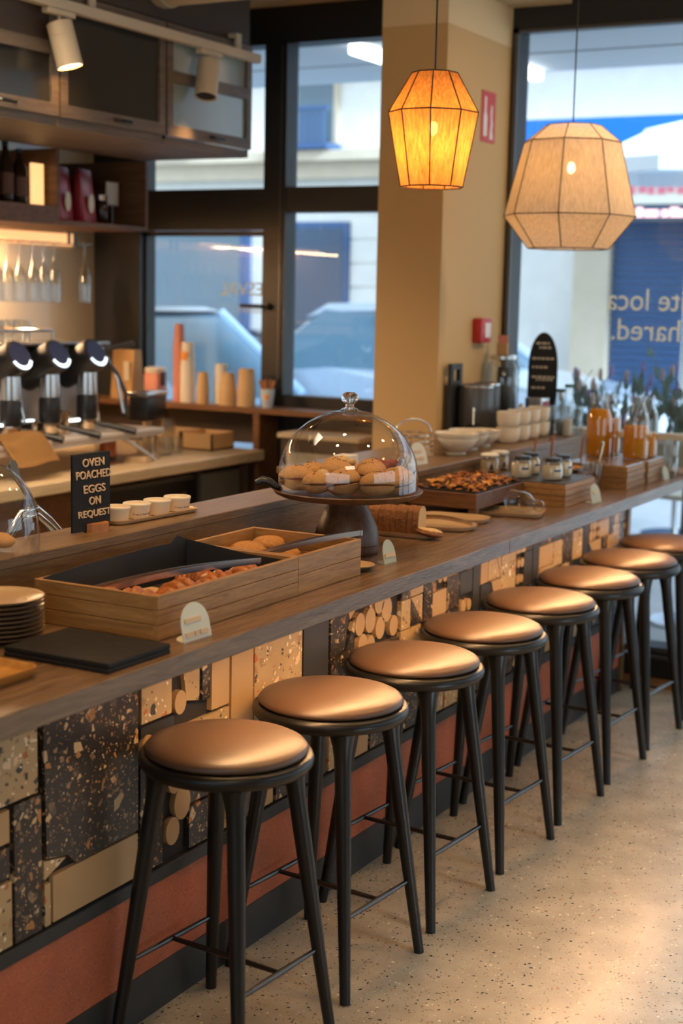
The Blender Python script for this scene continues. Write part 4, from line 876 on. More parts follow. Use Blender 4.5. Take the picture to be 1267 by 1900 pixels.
# canisters, dispenser, menu board by the pillar
def canister(loc, label, r, h):
    t = thing('canister', label, 'canister', loc, 0, 'grey steel canisters by the pillar'); b = BM(); lathe(b, [(r*.97, 0), (r, .004), (r, h-.004), (r*.97, h), (r*.93, h), (r*.93, .01)], n=40, cap1=True); obj('body', b, 'darksteel', t, smooth=50)
    b = BM(); lathe(b, [(r*1.01, h-.012), (r*1.02, h-.010), (r*1.02, h-.002), (r*1.0, h)], n=40, cap0=False, cap1=False); obj('rim', b, 'steel', t); return t
canister((-.885, 5.91, ZL), 'grey steel canister in front of the black board by the pillar', .078, .235)
canister((-.91, 6.085, ZL), 'second grey steel canister, behind the first by the pillar', .06, .235)
bd = thing('serving_board', 'black serving board with a hand hole against the pillar', 'board', (-.965, 5.86, ZL), 0); b = BM(); box(b, -.012, .008, -.055, .055, 0, .25); box(b, -.012, .008, -.055, -.03, .25, .30); box(b, -.012, .008, .03, .055, .25, .30); box(b, -.012, .008, -.055, .055, .30, .325); obj('panel', b, 'kick', bd, smooth=0)
dj = thing('spoon_pot', 'dark pot of small spoons before the canister', 'pot', (-.83, 5.755, ZL)); b = BM(); lathe(b, [(.026, 0), (.032, .004), (.036, .075), (.033, .075), (.03, .01)], n=28, cap1=True); obj('pot_body', b, 'black', dj, smooth=60)
spoon('steel spoon standing in the dark pot', (-.825, 5.755, ZL+.015), -.2, .5, 'chrome', .13, 'metal_spoon')
wd = thing('water_dispenser', 'tall glass water dispenser on a wooden stand', 'dispenser', (-.905, 6.255, ZL))
b = BM(); box(b, -.075, .075, -.08, .08, 0, .055, bev=.004, seg=1); box(b, -.08, .08, -.085, .085, .055, .075, bev=.004, seg=1); obj('wooden_base', b, 'walnutx', wd)
b = BM(); lathe(b, [(.066, .076), (.072, .082), (.072, .30), (.060, .325), (.058, .34)], n=40, cap1=False); obj('glass_body', b, 'glass', wd, smooth=60)
b = BM(); lathe(b, [(.062, .335), (.064, .337), (.064, .35), (.05, .356), (.001, .358)], n=40); obj('lid', b, 'steel', wd)
b = BM(); tube(b, [(.07, -.02, .105), (.11, -.02, .105), (.115, -.02, .08)], .010, 10); blob(b, (.10, -.02, .125), (.012, .012, .016), 10, 8); obj('tap', b, 'brass', wd, smooth=60)
fj = thing('infuser_rod', 'dark infuser rod inside the water dispenser', 'rod', (-.905, 6.255, ZL+.08)); b = BM(); lathe(b, [(.030, 0), (.030, .22)], n=24); obj('rod_body', b, 'black', fj)
cb = thing('card_stack', 'pink and brown cards on the water dispenser lid', 'cards', (-.905, 6.255, ZL+.358)); b = BM(); box(b, -.03, .02, -.02, .0, 0, .05); obj('card', b, 'kraft', cb, smooth=0); b = BM(); box(b, -.035, .012, .005, .012, 0, .085); obj('card', b, 'pinkcup', cb, smooth=0, label='pink card')
mb = thing('menu_board', 'round topped black menu board by the window', 'sign', (-.775, 6.41, ZL), .30)
pts = [(-.068, .0), (.068, .0), (.068, .30)]+[(.068*math.cos(a*PI/16), .30+.16*math.sin(a*PI/16)) for a in range(1, 16)]+[(-.068, .30)]
b = BM(); prism(b, [(x, z) for x, z in pts], 'y', -.004, .004); obj('board', b, 'slateb', mb, smooth=0)
b = BM(); rr = random.Random(2)
for z, x0, x1 in ((.405, -.035, .03), (.385, -.02, .025), (.335, -.05, .05), (.295, -.05, .012), (.25, -.05, .05), (.238, -.03, .04), (.20, -.05, .01)):
    x = x0
    while x < x1: l = rr.uniform(.008, .022); box(b, x, min(x+l, x1+.01), -.0055, -.004, z, z+.009); x += l+.005
obj('chalk_writing', b, 'chalk', mb, smooth=0)
nd = thing('napkin_dispenser', 'upright steel napkin dispenser beneath the menu board', 'dispenser', (-.765, 6.33, ZL), -.2); b = BM(); box(b, -.045, .045, -.035, .035, 0, .165, bev=.004, seg=2); obj('case', b, 'steel', nd); b = BM(); box(b, .0452, .047, -.028, .028, .02, .15); obj('front_slot', b, 'redbag', nd, smooth=0)

# ================================================================== BARISTA SIDE
# back counter
bc = thing('back_counter', 'pale worktop with dark cabinets on the barista side', 'counter', (-2.18, 0, 0))
b = BM(); box(b, -1.22, 0, 2.6, 6.24, .90, .95, bev=.004, seg=1); obj('worktop', b, 'pale', bc)
b = BM(); box(b, -1.2, -.06, 2.6, 5.02, 0, .90); obj('cabinet_run', b, 'walnutx', bc, smooth=0)
b = BM(); box(b, -1.2, -.05, 5.02, 6.22, 0, .06); box(b, -1.2, -1.1, 5.02, 6.22, .06, .90); box(b, -1.1, -.05, 6.16, 6.22, .06, .90); obj('side_panel', b, 'brownb', bc, smooth=0)
fr = thing('undercounter_fridge', 'dark grey undercounter fridge beneath the pale worktop', 'fridge', (-2.30, 5.42, .061)); b = BM(); box(b, -.6, 0, -.38, .38, 0, .80, bev=.004, seg=1); obj('case', b, 'linen', fr)
b = BM(); box(b, .001, .03, -.37, .37, .04, .62, bev=.004, seg=1); obj('door', b, 'linen', fr); b = BM(); box(b, .001, .012, -.37, .37, .66, .78); obj('control_panel', b, 'black', fr, smooth=0)
b = BM(); lathe(b, [(.02, .012), (.022, .016), (.018, .03)], n=20, T=Matrix.Translation((0, .28, .71)) @ Matrix.Rotation(PI/2, 4, 'Y')); box(b, .012, .018, -.28, -.18, .70, .72); obj('knob', b, 'chrome', fr)
dw = thing('dishwasher', 'grey appliance next to the fridge under the worktop', 'appliance', (-2.28, 5.98, .061)); b = BM(); box(b, -.6, 0, -.17, .17, 0, .82, bev=.004, seg=1); obj('case', b, 'darksteel', dw); b = BM(); box(b, .001, .02, -.16, .16, .05, .80); obj('door', b, 'linen', dw, smooth=0)

# espresso machine
em = thing('espresso_machine', 'black and steel espresso machine with round displays', 'machine', (-2.50, 4.85, .95))
b = BM(); box(b, -.55, -.12, -.85, .60, .17, .53, bev=.02, seg=3); obj('body', b, 'black', em)
b = BM(); box(b, -.60, -.05, -.88, .62, .53, .545, bev=.004, seg=1); obj('top_panel', b, 'steel', em)
b = BM(); box(b, -.119, -.112, -.85, .60, .19, .40); obj('back_splash', b, 'palesteel', em, smooth=0)
b = BM(); box(b, -.35, .16, -.88, .76, .125, .148, bev=.004, seg=1); obj('drip_tray', b, 'palesteel', em)
b = BM(); prism(b, [(-.88, .095), (.75, .118), (.75, .124), (-.88, .124)], 'x', .13, .158); obj('tray_front', b, 'palesteel', em, smooth=0)
for dx, dy in ((.13, .72), (.13, -.84), (-.5, .66), (-.5, -.84)):
    b = BM(); lathe(b, [(.022, 0), (.022, .008), (.014, .012), (.014, .126)], (dx, dy, 0), 16); obj('foot', b, 'chrome', em)
b = BM(); tube(b, [(.13, .46, .12), (.15, .52, .09), (.17, .62, .03), (.18, .66, .003)], .008, 8); obj('drain_pipe', b, 'steel', em, smooth=60)
for gi, gy in enumerate((-.12, .13, .385)):
    b = BM(); T = Matrix.Translation((-.14, gy, .40)) @ Matrix.Rotation(math.radians(62), 4, 'Y')
    lathe(b, [(.072, 0), (.074, .05), (.074, .20), (.070, .215), (.060, .218)], n=36, T=T); g = obj('group_head', b, 'black', em, smooth=50)
    b = BM(); lathe(b, [(.058, .2182), (.058, .2215), (.001, .2218)], n=36, T=T); obj('display', b, 'screen', g)
    b = BM(); n = 20
    for k in range(n):
        a0, a1 = -1.1+2.2*k/n, -1.1+2.2*(k+1)/n
        q = [b.verts.new(T @ Vector((r*math.cos(a), r*math.sin(a), z))) for r, a, z in ((.050, a0, .2222), (.066, a0, .2222), (.066, a1, .2222), (.050, a1, .2222))]; b.faces.new(q)
    obj('display_ring', b, 'ring', g)
    b = BM(); lathe(b, [(.040, .33), (.046, .335), (.046, .36), (.043, .44)], (.0, gy, -.02), 32); obj('collar', b, 'steel', g, smooth=50)
    b = BM(); lathe(b, [(.045, .225), (.047, .23), (.047, .32), (.044, .33)], (.0, gy, -.02), 32); obj('brew_group', b, 'black', g, smooth=50)
    b = BM(); lathe(b, [(.032, .175), (.042, .185), (.042, .22)], (.0, gy, -.02), 32); obj('portafilter', b, 'brass', em, smooth=50)
    b = BM(); tube(b, [(.04, gy+.02, .185), (.09, gy+.05, .175), (.20, gy+.10, .150)], [.010, .013, .016], 12); obj('handle', b, 'black', em, smooth=60)
for wy in (-.12, .56):
    b = BM(); tube(b, [(-.06, wy, .50), (-.02, wy, .47), (.02, wy+.02, .38), (.05, wy+.03, .22)], .007, 10); lathe(b, [(.022, 0), (.022, .05)], n=16, T=Matrix.Translation((-.10, wy, .50)) @ Matrix.Rotation(PI/2, 4, 'Y')); obj('steam_wand', b, 'chrome', em, smooth=60)
b = BM(); tube(b, [(-.02, .52, .49), (.02, .58, .40), (.03, .63, .31), (.03, .64, .20)], [.008, .010, .010, .008], 10); tube(b, [(-.02, .50, .50), (-.0, .58, .52), (.02, .70, .535)], [.012, .012, .016], 10); obj('lever', b, 'darksteel', em, smooth=60)
b = BM(); tube(b, [(-.5, -.86, .60), (-.08, -.86, .60), (-.06, -.84, .60), (-.06, .23, .60), (-.08, .25, .60), (-.5, .25, .60)], .006, 8)
for yy in (-.84, -.3, .22): tube(b, [(-.06, yy, .545), (-.06, yy, .60)], .006, 8)
obj('cup_rail', b, 'chrome', em)
b = BM(); box(b, -.02, -.0, -.03, .03, .215, .222); box(b, .02, .03, .22, .30, .200, .212); box(b, -.02, .0, -.20, -.10, .205, .215); obj('work_light', b, 'ledw', em, smooth=0)
for i in range(9):
    yy = 4.28+i*.086; r = .041; b = BM(); lathe(b, [(r*.75, 0), (r*.8, .003), (r, .10), (r*.94, .10), (r*.75, .008), (.001, .008)], n=24)
    tag(obj('glass_cup', b, 'glass', None, (-2.64-.02*(i % 2), yy, 1.4955), 0, 60), 'clear glass cup warming on top of the espresso machine', 'cup', 'cups on the espresso machine')
cl = thing('cleaning_cloth', 'tan cloth draped over the drip tray', 'cloth', (-2.36, 4.62, 1.104)); b = BM(); n = 12; g = []
for i in range(n+1):
    row = []
    for j in range(n+1):
        x, y = (i/n-.5)*.22, (j/n-.5)*.26; z = .006+.012*math.sin(9*x+20*y)+.010*math.sin(25*y-14*x)
        if x > .02: z -= (x-.02)*1.2
        row.append(b.verts.new((x, y, z+.016)))
    g.append(row)
for i in range(n):
    for j in range(n): b.faces.new((g[i][j], g[i+1][j], g[i+1][j+1], g[i][j+1]))
r_ = bmesh.ops.solidify(b, geom=b.faces[:], thickness=.004); obj('cloth_sheet', b, 'tan', cl, smooth=60)
def simple(name, label, cat, loc, parts, rotz=0, group=None):
    t = thing(name, label, cat, loc, rotz, group)
    for pn, fn, mat in parts: b = BM(); fn(b); obj(pn, b, mat, t, smooth=45)
    return t
simple('tamper', 'steel coffee tamper standing on the drip tray', 'tamper', (-2.52, 4.90, 1.098), (('base', lambda b: lathe(b, [(.029, 0), (.029, .02), (.012, .026)], n=24), 'steel'), ('knob', lambda b: lathe(b, [(.012, .026), (.014, .05), (.016, .07), (.001, .075)], n=20), 'chrome')))
simple('dosing_cup', 'brown steel dosing cup on the drip tray', 'cup', (-2.50, 5.05, 1.098), (('body', lambda b: lathe(b, [(.035, 0), (.037, .003), (.041, .10), (.038, .10), (.034, .008)], n=28), 'brass'),))
simple('milk_jug', 'steel milk jug hanging by the machine', 'jug', (-2.56, 5.36, 1.098), (('body', lambda b: lathe(b, [(.026, 0), (.028, .003), (.026, .13), (.03, .16), (.027, .16), (.024, .01)], n=24), 'chrome'),))
simple('copper_tin', 'copper brown tin with a dark band on the pale worktop', 'tin', (-2.424, 5.288, .951), (('body', lambda b: lathe(b, [(.038, 0), (.040, .003), (.037, .112), (.034, .112), (.034, .01)], n=28), 'copper'), ('band', lambda b: lathe(b, [(.0405, .012), (.0405, .034)], n=28, cap0=False, cap1=False), 'black')))
for i, (x, y, h, lab) in enumerate(((-2.56, 5.42, .10, 'tall glass under the drip tray edge'), (-2.50, 5.66, .12, 'tall glass close to the tray foot'), (-2.44, 5.75, .085, 'glass tumbler on the worktop beyond the tray'), (-2.479, 5.891, .07, 'small glass tumbler closest to the wooden box'), (-2.55, 5.93, .16, 'tall glass behind the tumbler at the tray end'))):
    tumbler((x, y, .9505), lab, r=.036, h=h, group='glasses on the worktop')
simple('folded_towel', 'folded grey towel on the worktop by the tray foot', 'towel', (-2.376, 5.47, .9505), (('fold', lambda b: (box(b, -.06, .06, -.09, .09, 0, .012, bev=.005), box(b, -.055, .055, -.085, .085, .012, .024, bev=.005)), 'stone'),), .3)
simple('grinder_hopper', 'black square knock box with a pale lid beside the machine', 'box', (-2.56, 5.775, .951), (('case', lambda b: box(b, -.05, .05, -.10, .10, .16, .275, bev=.006), 'black'), ('lid', lambda b: box(b, -.055, .055, -.105, .105, .2755, .298, bev=.004), 'steel'), ('neck', lambda b: lathe(b, [(.05, 0), (.05, .01), (.025, .02), (.025, .16)], n=20), 'brass')), .15)
for i, (x, y, lab) in enumerate(((-2.44, 6.12, 'open wooden crate at the end of the worktop'), (-2.64, 6.13, 'patterned carton beside the open wooden crate'))):
    simple('small_crate', lab, 'crate', (x, y, .9505), (('case', lambda b: (box(b, -.09, .09, -.10, .10, 0, .008), box(b, -.09, .09, -.10, -.092, 0, .085), box(b, -.09, .09, .092, .10, 0, .085), box(b, -.09, -.082, -.10, .10, 0, .085), box(b, .082, .09, -.10, .10, 0, .085)), 'kraft' if i == 0 else 'stone'),))
# cup shelf along the window
cs_ = thing('cup_shelf', 'brown shelf under the window holding paper cups', 'shelf', (-2.3, 6.34, 0))
b = BM(); box(b, -1.10, .92, -.10, .085, 1.130, 1.158, bev=.002, seg=1); obj('shelf_board', b, 'shelfw', cs_)
for x0 in (.05, .885): b = BM(); box(b, x0, x0+.035, -.10, .085, 0, 1.129); obj('upright', b, 'shelfw', cs_, smooth=0)
b = BM(); box(b, -1.10, .05, .06, .085, .96, 1.13); obj('back_board', b, 'brownb', cs_, smooth=0)
ZS = 1.158
def paper_stack(label, x, y, r0, r1, h, k, mat, extra=0, band=None):
    """a stack of nested paper cups, rims showing"""
    t = thing('cup_stack', label, 'cups', (x, y, ZS), 0, 'paper cup stacks on the window shelf'); hc = h/(1+.16*(k-1)) if k > 1 else h
    b = BM(); pr = []
    for i in range(k):
        z = i*hc*.16; pr += [(r1*.98, z), (r1+.0015, z+.001), (r1+.0015, z+.004), (r1*.985, z+.0045)]
    lathe(b, pr+[(r0, (k-1)*hc*.16+hc), (.001, (k-1)*hc*.16+hc)], n=24)
    obj('cups', b, mat, t, smooth=50)
    if band:
        b = BM(); rm = r1+(r0-r1)*.5; zz = h-hc*.5; prism(b, [(-.018, zz-.02), (.012, zz-.022), (.02, zz+.015), (-.005, zz+.026)], 'y', -rm-.0008-.004, -rm+.012); obj('print', b, band, t, smooth=0)
    return t
paper_stack('tallest stack of pink paper cups by the door glass', -2.77, 6.33, .024, .032, .405, 14, 'pinkcup')
paper_stack('tall pale paper cup stack with an orange mark', -2.70, 6.31, .031, .040, .312, 9, 'whitecup', band='orange')
paper_stack('narrow kraft cup stack beside the tall pale stack', -2.605, 6.31, .026, .033, .163, 5, 'kcup')
paper_stack('cream paper cup stack set back behind the kraft ones', -2.535, 6.375, .032, .038, .205, 5, 'whitecup')
paper_stack('wide short kraft cup stack in the middle of the shelf', -2.45, 6.31, .032, .046, .165, 5, 'kcup')
paper_stack('largest kraft cup stack beside the stirrer cup', -2.335, 6.305, .040, .047, .192, 5, 'kcup')
sc_ = thing('stirrer_cup', 'pale blue paper cup full of wooden stirrers', 'cup', (-2.205, 6.30, ZS)); b = BM(); lathe(b, [(.026, 0), (.027, .002), (.037, .095), (.034, .095), (.026, .01)], n=24); obj('cup_body', b, 'bluecup', sc_, smooth=50)
b = BM(); prism(b, [(.006, .05), (.022, .045), (.022, .065), (.01, .07)], 'y', -.0395, -.026); obj('print', b, 'orange', sc_, smooth=0)
rr = random.Random(6)
for i in range(9):
    b = BM(); a = rr.uniform(0, 6.28); dx, dy = .022*math.cos(a), .022*math.sin(a)
    tube(b, [(dx*.5, dy*.5, .012), (dx*1.9, dy*1.6, .135+rr.uniform(-.01, .01))], [.005, .006], 6)
    tag(obj('wooden_stirrer', b, 'spoonw', None, (-2.205, 6.30, ZS)), 'wooden stirrer standing in the pale blue cup', 'stirrer', 'wooden stirrers in the cup')
simple('lidded_canister', 'square kraft canister with a glass lid next to the pink cups', 'canister', (-2.915, 6.32, ZS), (('body', lambda b: box(b, -.045, .045, -.045, .045, 0, .145, bev=.008), 'pinkcup'), ('lid', lambda b: lathe(b, [(.05, .145), (.055, .15), (.055, .17), (.04, .175)], n=24), 'whitecup'), ('clasp', lambda b: box(b, -.06, -.046, -.01, .01, .08, .15), 'black'), ('clasp', lambda b: box(b, .046, .06, -.01, .01, .08, .15), 'black')))
# kraft bag
kb = thing('kraft_bag', 'brown paper bag on the window shelf behind the espresso machine', 'bag', (-3.10, 6.32, ZS), -.1); b = BM()
vs = box(b, -.075, .075, -.05, .05, 0, .26)
for v in b.verts:
    if v.co.z > .2: v.co.y *= .55
obj('paper_body', b, 'kraft', kb, smooth=0); b = BM(); box(b, .02, .06, -.0515, -.05, .10, .20); obj('paper_label', b, 'label', kb, smooth=0)
# low panelled cabinet right of the cup shelf upright
lc = thing('low_cabinet', 'low cabinet with cream panel behind the ledge by the pillar', 'cabinet', (-1.95, 6.02, 0))
b = BM(); box(b, 0, .42, 0, .20, 0, 1.045); obj('carcass', b, 'brownb', lc, smooth=0); b = BM(); box(b, -.015, .435, -.015, .20, 1.046, 1.07, bev=.002, seg=1); obj('top_board', b, 'pale', lc); b = BM(); box(b, .04, .38, -.012, -.001, .55, .98); obj('panel', b, 'panelc', lc, smooth=0)

# upper cabinets
XC = -2.10
def upper_cab(y0, y1, label, panes):
    t = thing('wall_cabinet', label, 'cabinet', (XC, y0, 2.36), 0, 'upper cabinets above the espresso machine'); Y = y1-y0
    b = BM()
    if 'frost' in panes:   # open to the window at its end, so daylight comes through the panes
        for q in ((-.64, -.022, .001, Y-.001, 0, .034), (-.64, -.022, .001, Y-.001, .49, .51), (-.64, -.62, .001, Y-.001, .02, .49), (-.62, -.022, .001, .02, .02, .49), (-.03, -.022, Y-.02, Y-.001, .02, .49)): box(b, *q)
    else: box(b, -.64, -.022, .001, Y-.001, 0, .51)
    obj('carcass', b, 'cabw', t, smooth=0)
    if 'frost' in panes:
        b = BM(); box(b, -.6195, -.6185, .021, Y-.002, .021, .489); box(b, -.618, -.03, .0205, .0215, .021, .489); box(b, -.618, -.03, .022, Y-.002, .0345, .0355); box(b, -.618, -.03, .022, Y-.002, .4885, .4895); obj('added_bounce_lining', b, 'whitem', t, smooth=0)  # unseen white faces added to bounce daylight into the frosted panes
    z0, z1 = .035, .505; b = BM(); fw_ = .048
    def fr_(a0, a1, c0, c1): box(b, -.021, 0, a0, a1, c0, c1)
    fr_(.006, fw_, z0, z1); fr_(Y-fw_, Y-.006, z0, z1); fr_(fw_, Y-fw_, z0, z0+fw_); fr_(fw_, Y-fw_, z1-fw_, z1)
    if len(panes) == 2: zm = z0+fw_+(z1-z0-2*fw_)*.53; fr_(fw_, Y-fw_, zm-.02, zm+.03)
    d = obj('door', b, 'cabw', t, smooth=0)
    if len(panes) == 2:
        for k, (a, c) in enumerate(((z0+fw_, zm-.02), (zm+.03, z1-fw_))):
            b = BM(); box(b, -.018, -.012, fw_, Y-fw_, a, c); obj('pane', b, panes[k], d, smooth=0)
    else:
        b = BM(); box(b, -.018, -.012, fw_, Y-fw_, z0+fw_, z1-fw_); obj('pane', b, panes[0], d, smooth=0)
    b = BM(); tube(b, [(.004, Y*.55-.05, z0+.026), (.022, Y*.55-.04, z0+.022), (.022, Y*.55+.04, z0+.022), (.004, Y*.55+.05, z0+.026)], .007, 8); obj('door_handle', b, 'black', d)
    return t
M['reed'] = frosted('reeded_pane', lin((232, 232, 212)), 90)
upper_cab(5.285, 5.965, 'end wall cabinet with two pale frosted panes', ('frost', 'reed'))
upper_cab(4.585, 5.283, 'middle wall cabinet with one dark glass pane', ('darkpane',))
upper_cab(3.88, 4.583, 'wall cabinet with two dark panes furthest from the window', ('darkpane', 'brownb'))
sh = thing('open_shelf', 'open wooden shelf unit under the wall cabinets', 'shelf', (-2.72, 3.9, 2.02))
b = BM(); box(b, -.69, 0, 0, 2.09, 0, .022); box(b, -.69, 0, 0, 1.40, .06, .082); box(b, -.69, 0, 0, 1.40, 0, .06) if False else None; obj('shelf_board', b, 'shelfw', sh, smooth=0)
b = BM(); box(b, -.03, 0, 0, 1.398, .0225, .0595); obj('front_rail', b, 'shelfw', sh, smooth=0)
b = BM(); box(b, -.69, 0, 1.401, 1.42, .0225, .339); obj('upright', b, 'shelfw', sh, smooth=0)
b = BM(); box(b, -.69, 0, 2.068, 2.09, .0225, .339); obj('upright', b, 'shelfw', sh, smooth=0)
b = BM(); box(b, -.69, -.67, 1.421, 2.067, .0225, .339); obj('back_board', b, 'shelfw', sh, smooth=0)
b = BM(); box(b, -.66, -.64, .3, 1.70, -.012, -.001); obj('light_strip', b, 'led', sh, smooth=0)
for yy in (4.45, 5.2): lamp('AREA', 'shelf_strip_lamp', (-3.30, yy, 1.995), 22, (1, .62, .33), None, shape='RECTANGLE', size=.05, size_y=.75)
for i, (y, h, lab) in enumerate(((4.95, .29, 'dark bottle on the open shelf furthest from the red bags'), (5.05, .31, 'tall dark bottle in the middle of the open shelf'), (5.14, .28, 'dark bottle beside the orange card on the shelf'))):
    simple('amber_bottle', lab, 'bottle', (-2.80, y, 2.1025), (('body', lambda b, h=h: lathe(b, [(.034, 0), (.036, .004), (.036, h*.55), (.015, h*.72), (.013, h*.8)], n=24), 'amber'), ('cap', lambda b, h=h: lathe(b, [(.015, h*.8), (.015, h*.86), (.001, h*.86)], n=16), 'black'), ('paper_label', lambda b, h=h: lathe(b, [(.0365, h*.12), (.0365, h*.42)], n=24, cap0=False, cap1=False), 'dates')), 0, 'dark bottles on the open shelf')
simple('painted_lit_card', 'small orange card with painted glow on the shelf by the divider', 'card', (-2.78, 5.235, 2.1025), (('panel', lambda b: box(b, -.006, .006, -.04, .04, 0, .185), 'lit'),), .0)  # light falling on the paper is put in as emission
for i, (y, lab) in enumerate(((5.43, 'red coffee bag on the shelf next to the divider'), (5.60, 'red coffee bag on the shelf nearer the window'))):
    t = thing('coffee_bag', lab, 'bag', (-2.81, y, 2.0425), .2, 'red coffee bags on the shelf'); b = BM(); box(b, -.04, .04, -.065, .065, 0, .25, bev=.008)
    for v in b.verts:
        if v.co.z > .18: v.co.x *= max(.1, 1-(v.co.z-.18)/.08)
        elif v.co.z < .15: v.co.x *= 1.0+.12*math.sin(PI*v.co.z/.15)
    obj('foil_body', b, 'redbag', t, smooth=50); b = BM(); lathe(b, [(.028, 0), (.028, .003)], n=20, T=Matrix.Translation((.040, 0, .09)) @ Matrix.Rotation(PI/2, 4, 'Y') @ Matrix.Scale(1.6, 4, (1, 0, 0))); obj('print', b, 'label', t)
simple('shelf_jar', 'small jar with a shiny lid beside the red bags', 'jar', (-2.83, 5.76, 2.0425), (('body', lambda b: lathe(b, [(.03, 0), (.034, .004), (.034, .10), (.028, .115)], n=24), 'amber'), ('lid', lambda b: lathe(b, [(.03, .115), (.03, .14), (.001, .142)], n=24), 'chrome')))
simple('white_card', 'small white square card on the shelf by the end panel', 'card', (-2.85, 5.87, 2.0425), (('panel', lambda b: box(b, -.004, .004, -.045, .045, .10, .21), 'whitem'), ('stand', lambda b: box(b, -.004, .004, -.005, .005, 0, .10), 'steel')))

gp = thing('painted_wall_glow', 'painted amber glow of the shelf strip on the wall', 'lamp', (-3.405, 4.4, 1.957)); b = BM(); box(b, -.004, .006, 0, 1.84, 0, .062); obj('panel', b, 'glow', gp, smooth=0)  # emissive sheet stands in for the strip's light on the wall
gr = thing('glass_rack', 'dark rail rack for hanging glasses under the open shelf', 'rack', (-3.25, 5.4, 1.957))
for dx in (-.022, .016):
    b = BM(); box(b, dx, dx+.006, 0, .8, 0, .004); box(b, dx, dx+.006, .0, .02, .004, .0625); box(b, dx, dx+.006, .64, .66, .004, .0625); obj('rail', b, 'darksteel', gr, smooth=0)
for i, yy in enumerate((5.48, 5.555, 5.644, 5.744, 5.825, 5.908, 6.153)):
    b = BM(); lathe(b, [(.034, .004), (.034, .001), (.006, -.004), (.004, -.03), (.004, -.09), (.012, -.11), (.030, -.15), (.036, -.21), (.032, -.30), (.030, -.30), (.034, -.21), (.028, -.152), (.001, -.12)], n=24)
    lab = 'single hanging glass apart from the others near the dark window frame' if i == 6 else '%s glass of the hanging row, counted towards the window' % nums[i]
    tag(obj('stemmed_glass', b, 'glass', None, (-3.25, yy, 1.9615), 0, 60), lab, 'glass', 'glasses hanging under the shelf')
# track light
tr = thing('light_track', 'cream light rail running along the wall cabinets', 'track', (-2.05, 0, 2.80)); b = BM(); box(b, -.02, .02, 3.2, 5.93, -.02, .02, bev=.003, seg=1); obj('rail', b, 'trackw', tr)
for yy in (3.4, 4.75, 5.80):
    b = BM(); box(b, -.068, -.0205, yy-.02, yy+.02, .076, .095); box(b, -.032, -.0205, yy-.02, yy+.02, .0, .076); obj('bracket', b, 'trackw', tr, smooth=0)
def spot(label, y, tx_, ty_, glow):
    t = thing('track_spotlight', label, 'lamp', (-2.05, y, 2.779), 0, 'cream spotlights on the rail'); b = BM(); box(b, -.018, .018, -.08, .08, -.022, 0, bev=.003, seg=1); obj('adapter', b, 'trackw', t)
    T = Matrix.Translation((0, 0, -.045)) @ Matrix.Rotation(tx_, 4, 'Y') @ Matrix.Rotation(ty_, 4, 'X')
    b = BM(); tube(b, [(0, 0, -.02), (0, 0, -.06)], .007, 8); obj('stem', b, 'trackw', t)
    b = BM(); lathe(b, [(.047, -.17), (.050, -.168), (.050, -.055), (.0485, -.0545), (.0485, -.0525), (.050, -.052), (.050, -.004), (.045, 0)], n=36, T=T, cap0=False); lathe(b, [(.047, -.17), (.044, -.16), (.001, -.159)], n=36, T=T, cap0=False); obj('can', b, 'trackw', t, smooth=40)
    b = BM(); lathe(b, [(.043, -.1595), (.043, -.163), (.001, -.1635)], n=36, T=T); obj('lens', b, 'bulb' if glow else 'black', t)
    p = T @ Vector((0, 0, -.19)); q = T @ Vector((0, 0, -1))
    lamp('SPOT', 'track_spot_lamp', (-2.05+p.x, y+p.y, 2.779+p.z), 22, WARM, (-2.05+q.x, y+q.y, 2.779+q.z), spot_size=1.3, spot_blend=.6, shadow_soft_size=.04)
    return t
spot('cream spotlight with a glowing rim in front of the dark pane cabinet', 4.52, -.22, .12, True)
spot('cream spotlight in front of the frosted pane cabinet', 5.53, -.12, -.32, False)
dc = thing('air_duct', 'cream round air duct crossing above the cabinets', 'duct', (-2.3, 5.25, 3.02)); b = BM(); lathe(b, [(.10, -1.0), (.10, .2), (.107, .2), (.107, .24), (.10, .24), (.10, 1.1)], n=32, T=Matrix.Rotation(PI/2, 4, 'Y')); obj('pipe', b, 'duct', dc, smooth=40)

# wall signs on the pillar
fs = thing('fire_sign', 'red fire extinguisher sign with white pictograms high on the pillar', 'sign', (-1.0, 6.19, 2.53)); b = BM(); box(b, .0005, .004, -.075, .075, -.11, .11); obj('plate', b, 'signred', fs, smooth=0)
b = BM(); prism(b, [(-.052, -.085), (-.018, -.085), (-.016, .0), (-.028, .02), (-.028, .085), (-.045, .085), (-.045, .02), (-.054, .0)], 'x', .004, .005); prism(b, [(.018, -.095), (.048, -.095), (.048, -.075), (.040, -.06), (.046, -.03), (.038, .0), (.040, .045), (.028, .055), (.022, .02), (.026, -.03), (.02, -.06)], 'x', .004, .005); obj('pictogram', b, 'signw', fs, smooth=0)
fc = thing('fire_call_point', 'small red fire alarm call point on the pillar', 'alarm', (-1.0, 6.16, 1.585)); b = BM(); box(b, .0, .045, -.06, .06, -.055, .055, bev=.006); obj('case', b, 'red', fc); b = BM(); box(b, .0455, .047, -.02, .04, -.03, .035); obj('front_window', b, 'signw', fc, smooth=0)

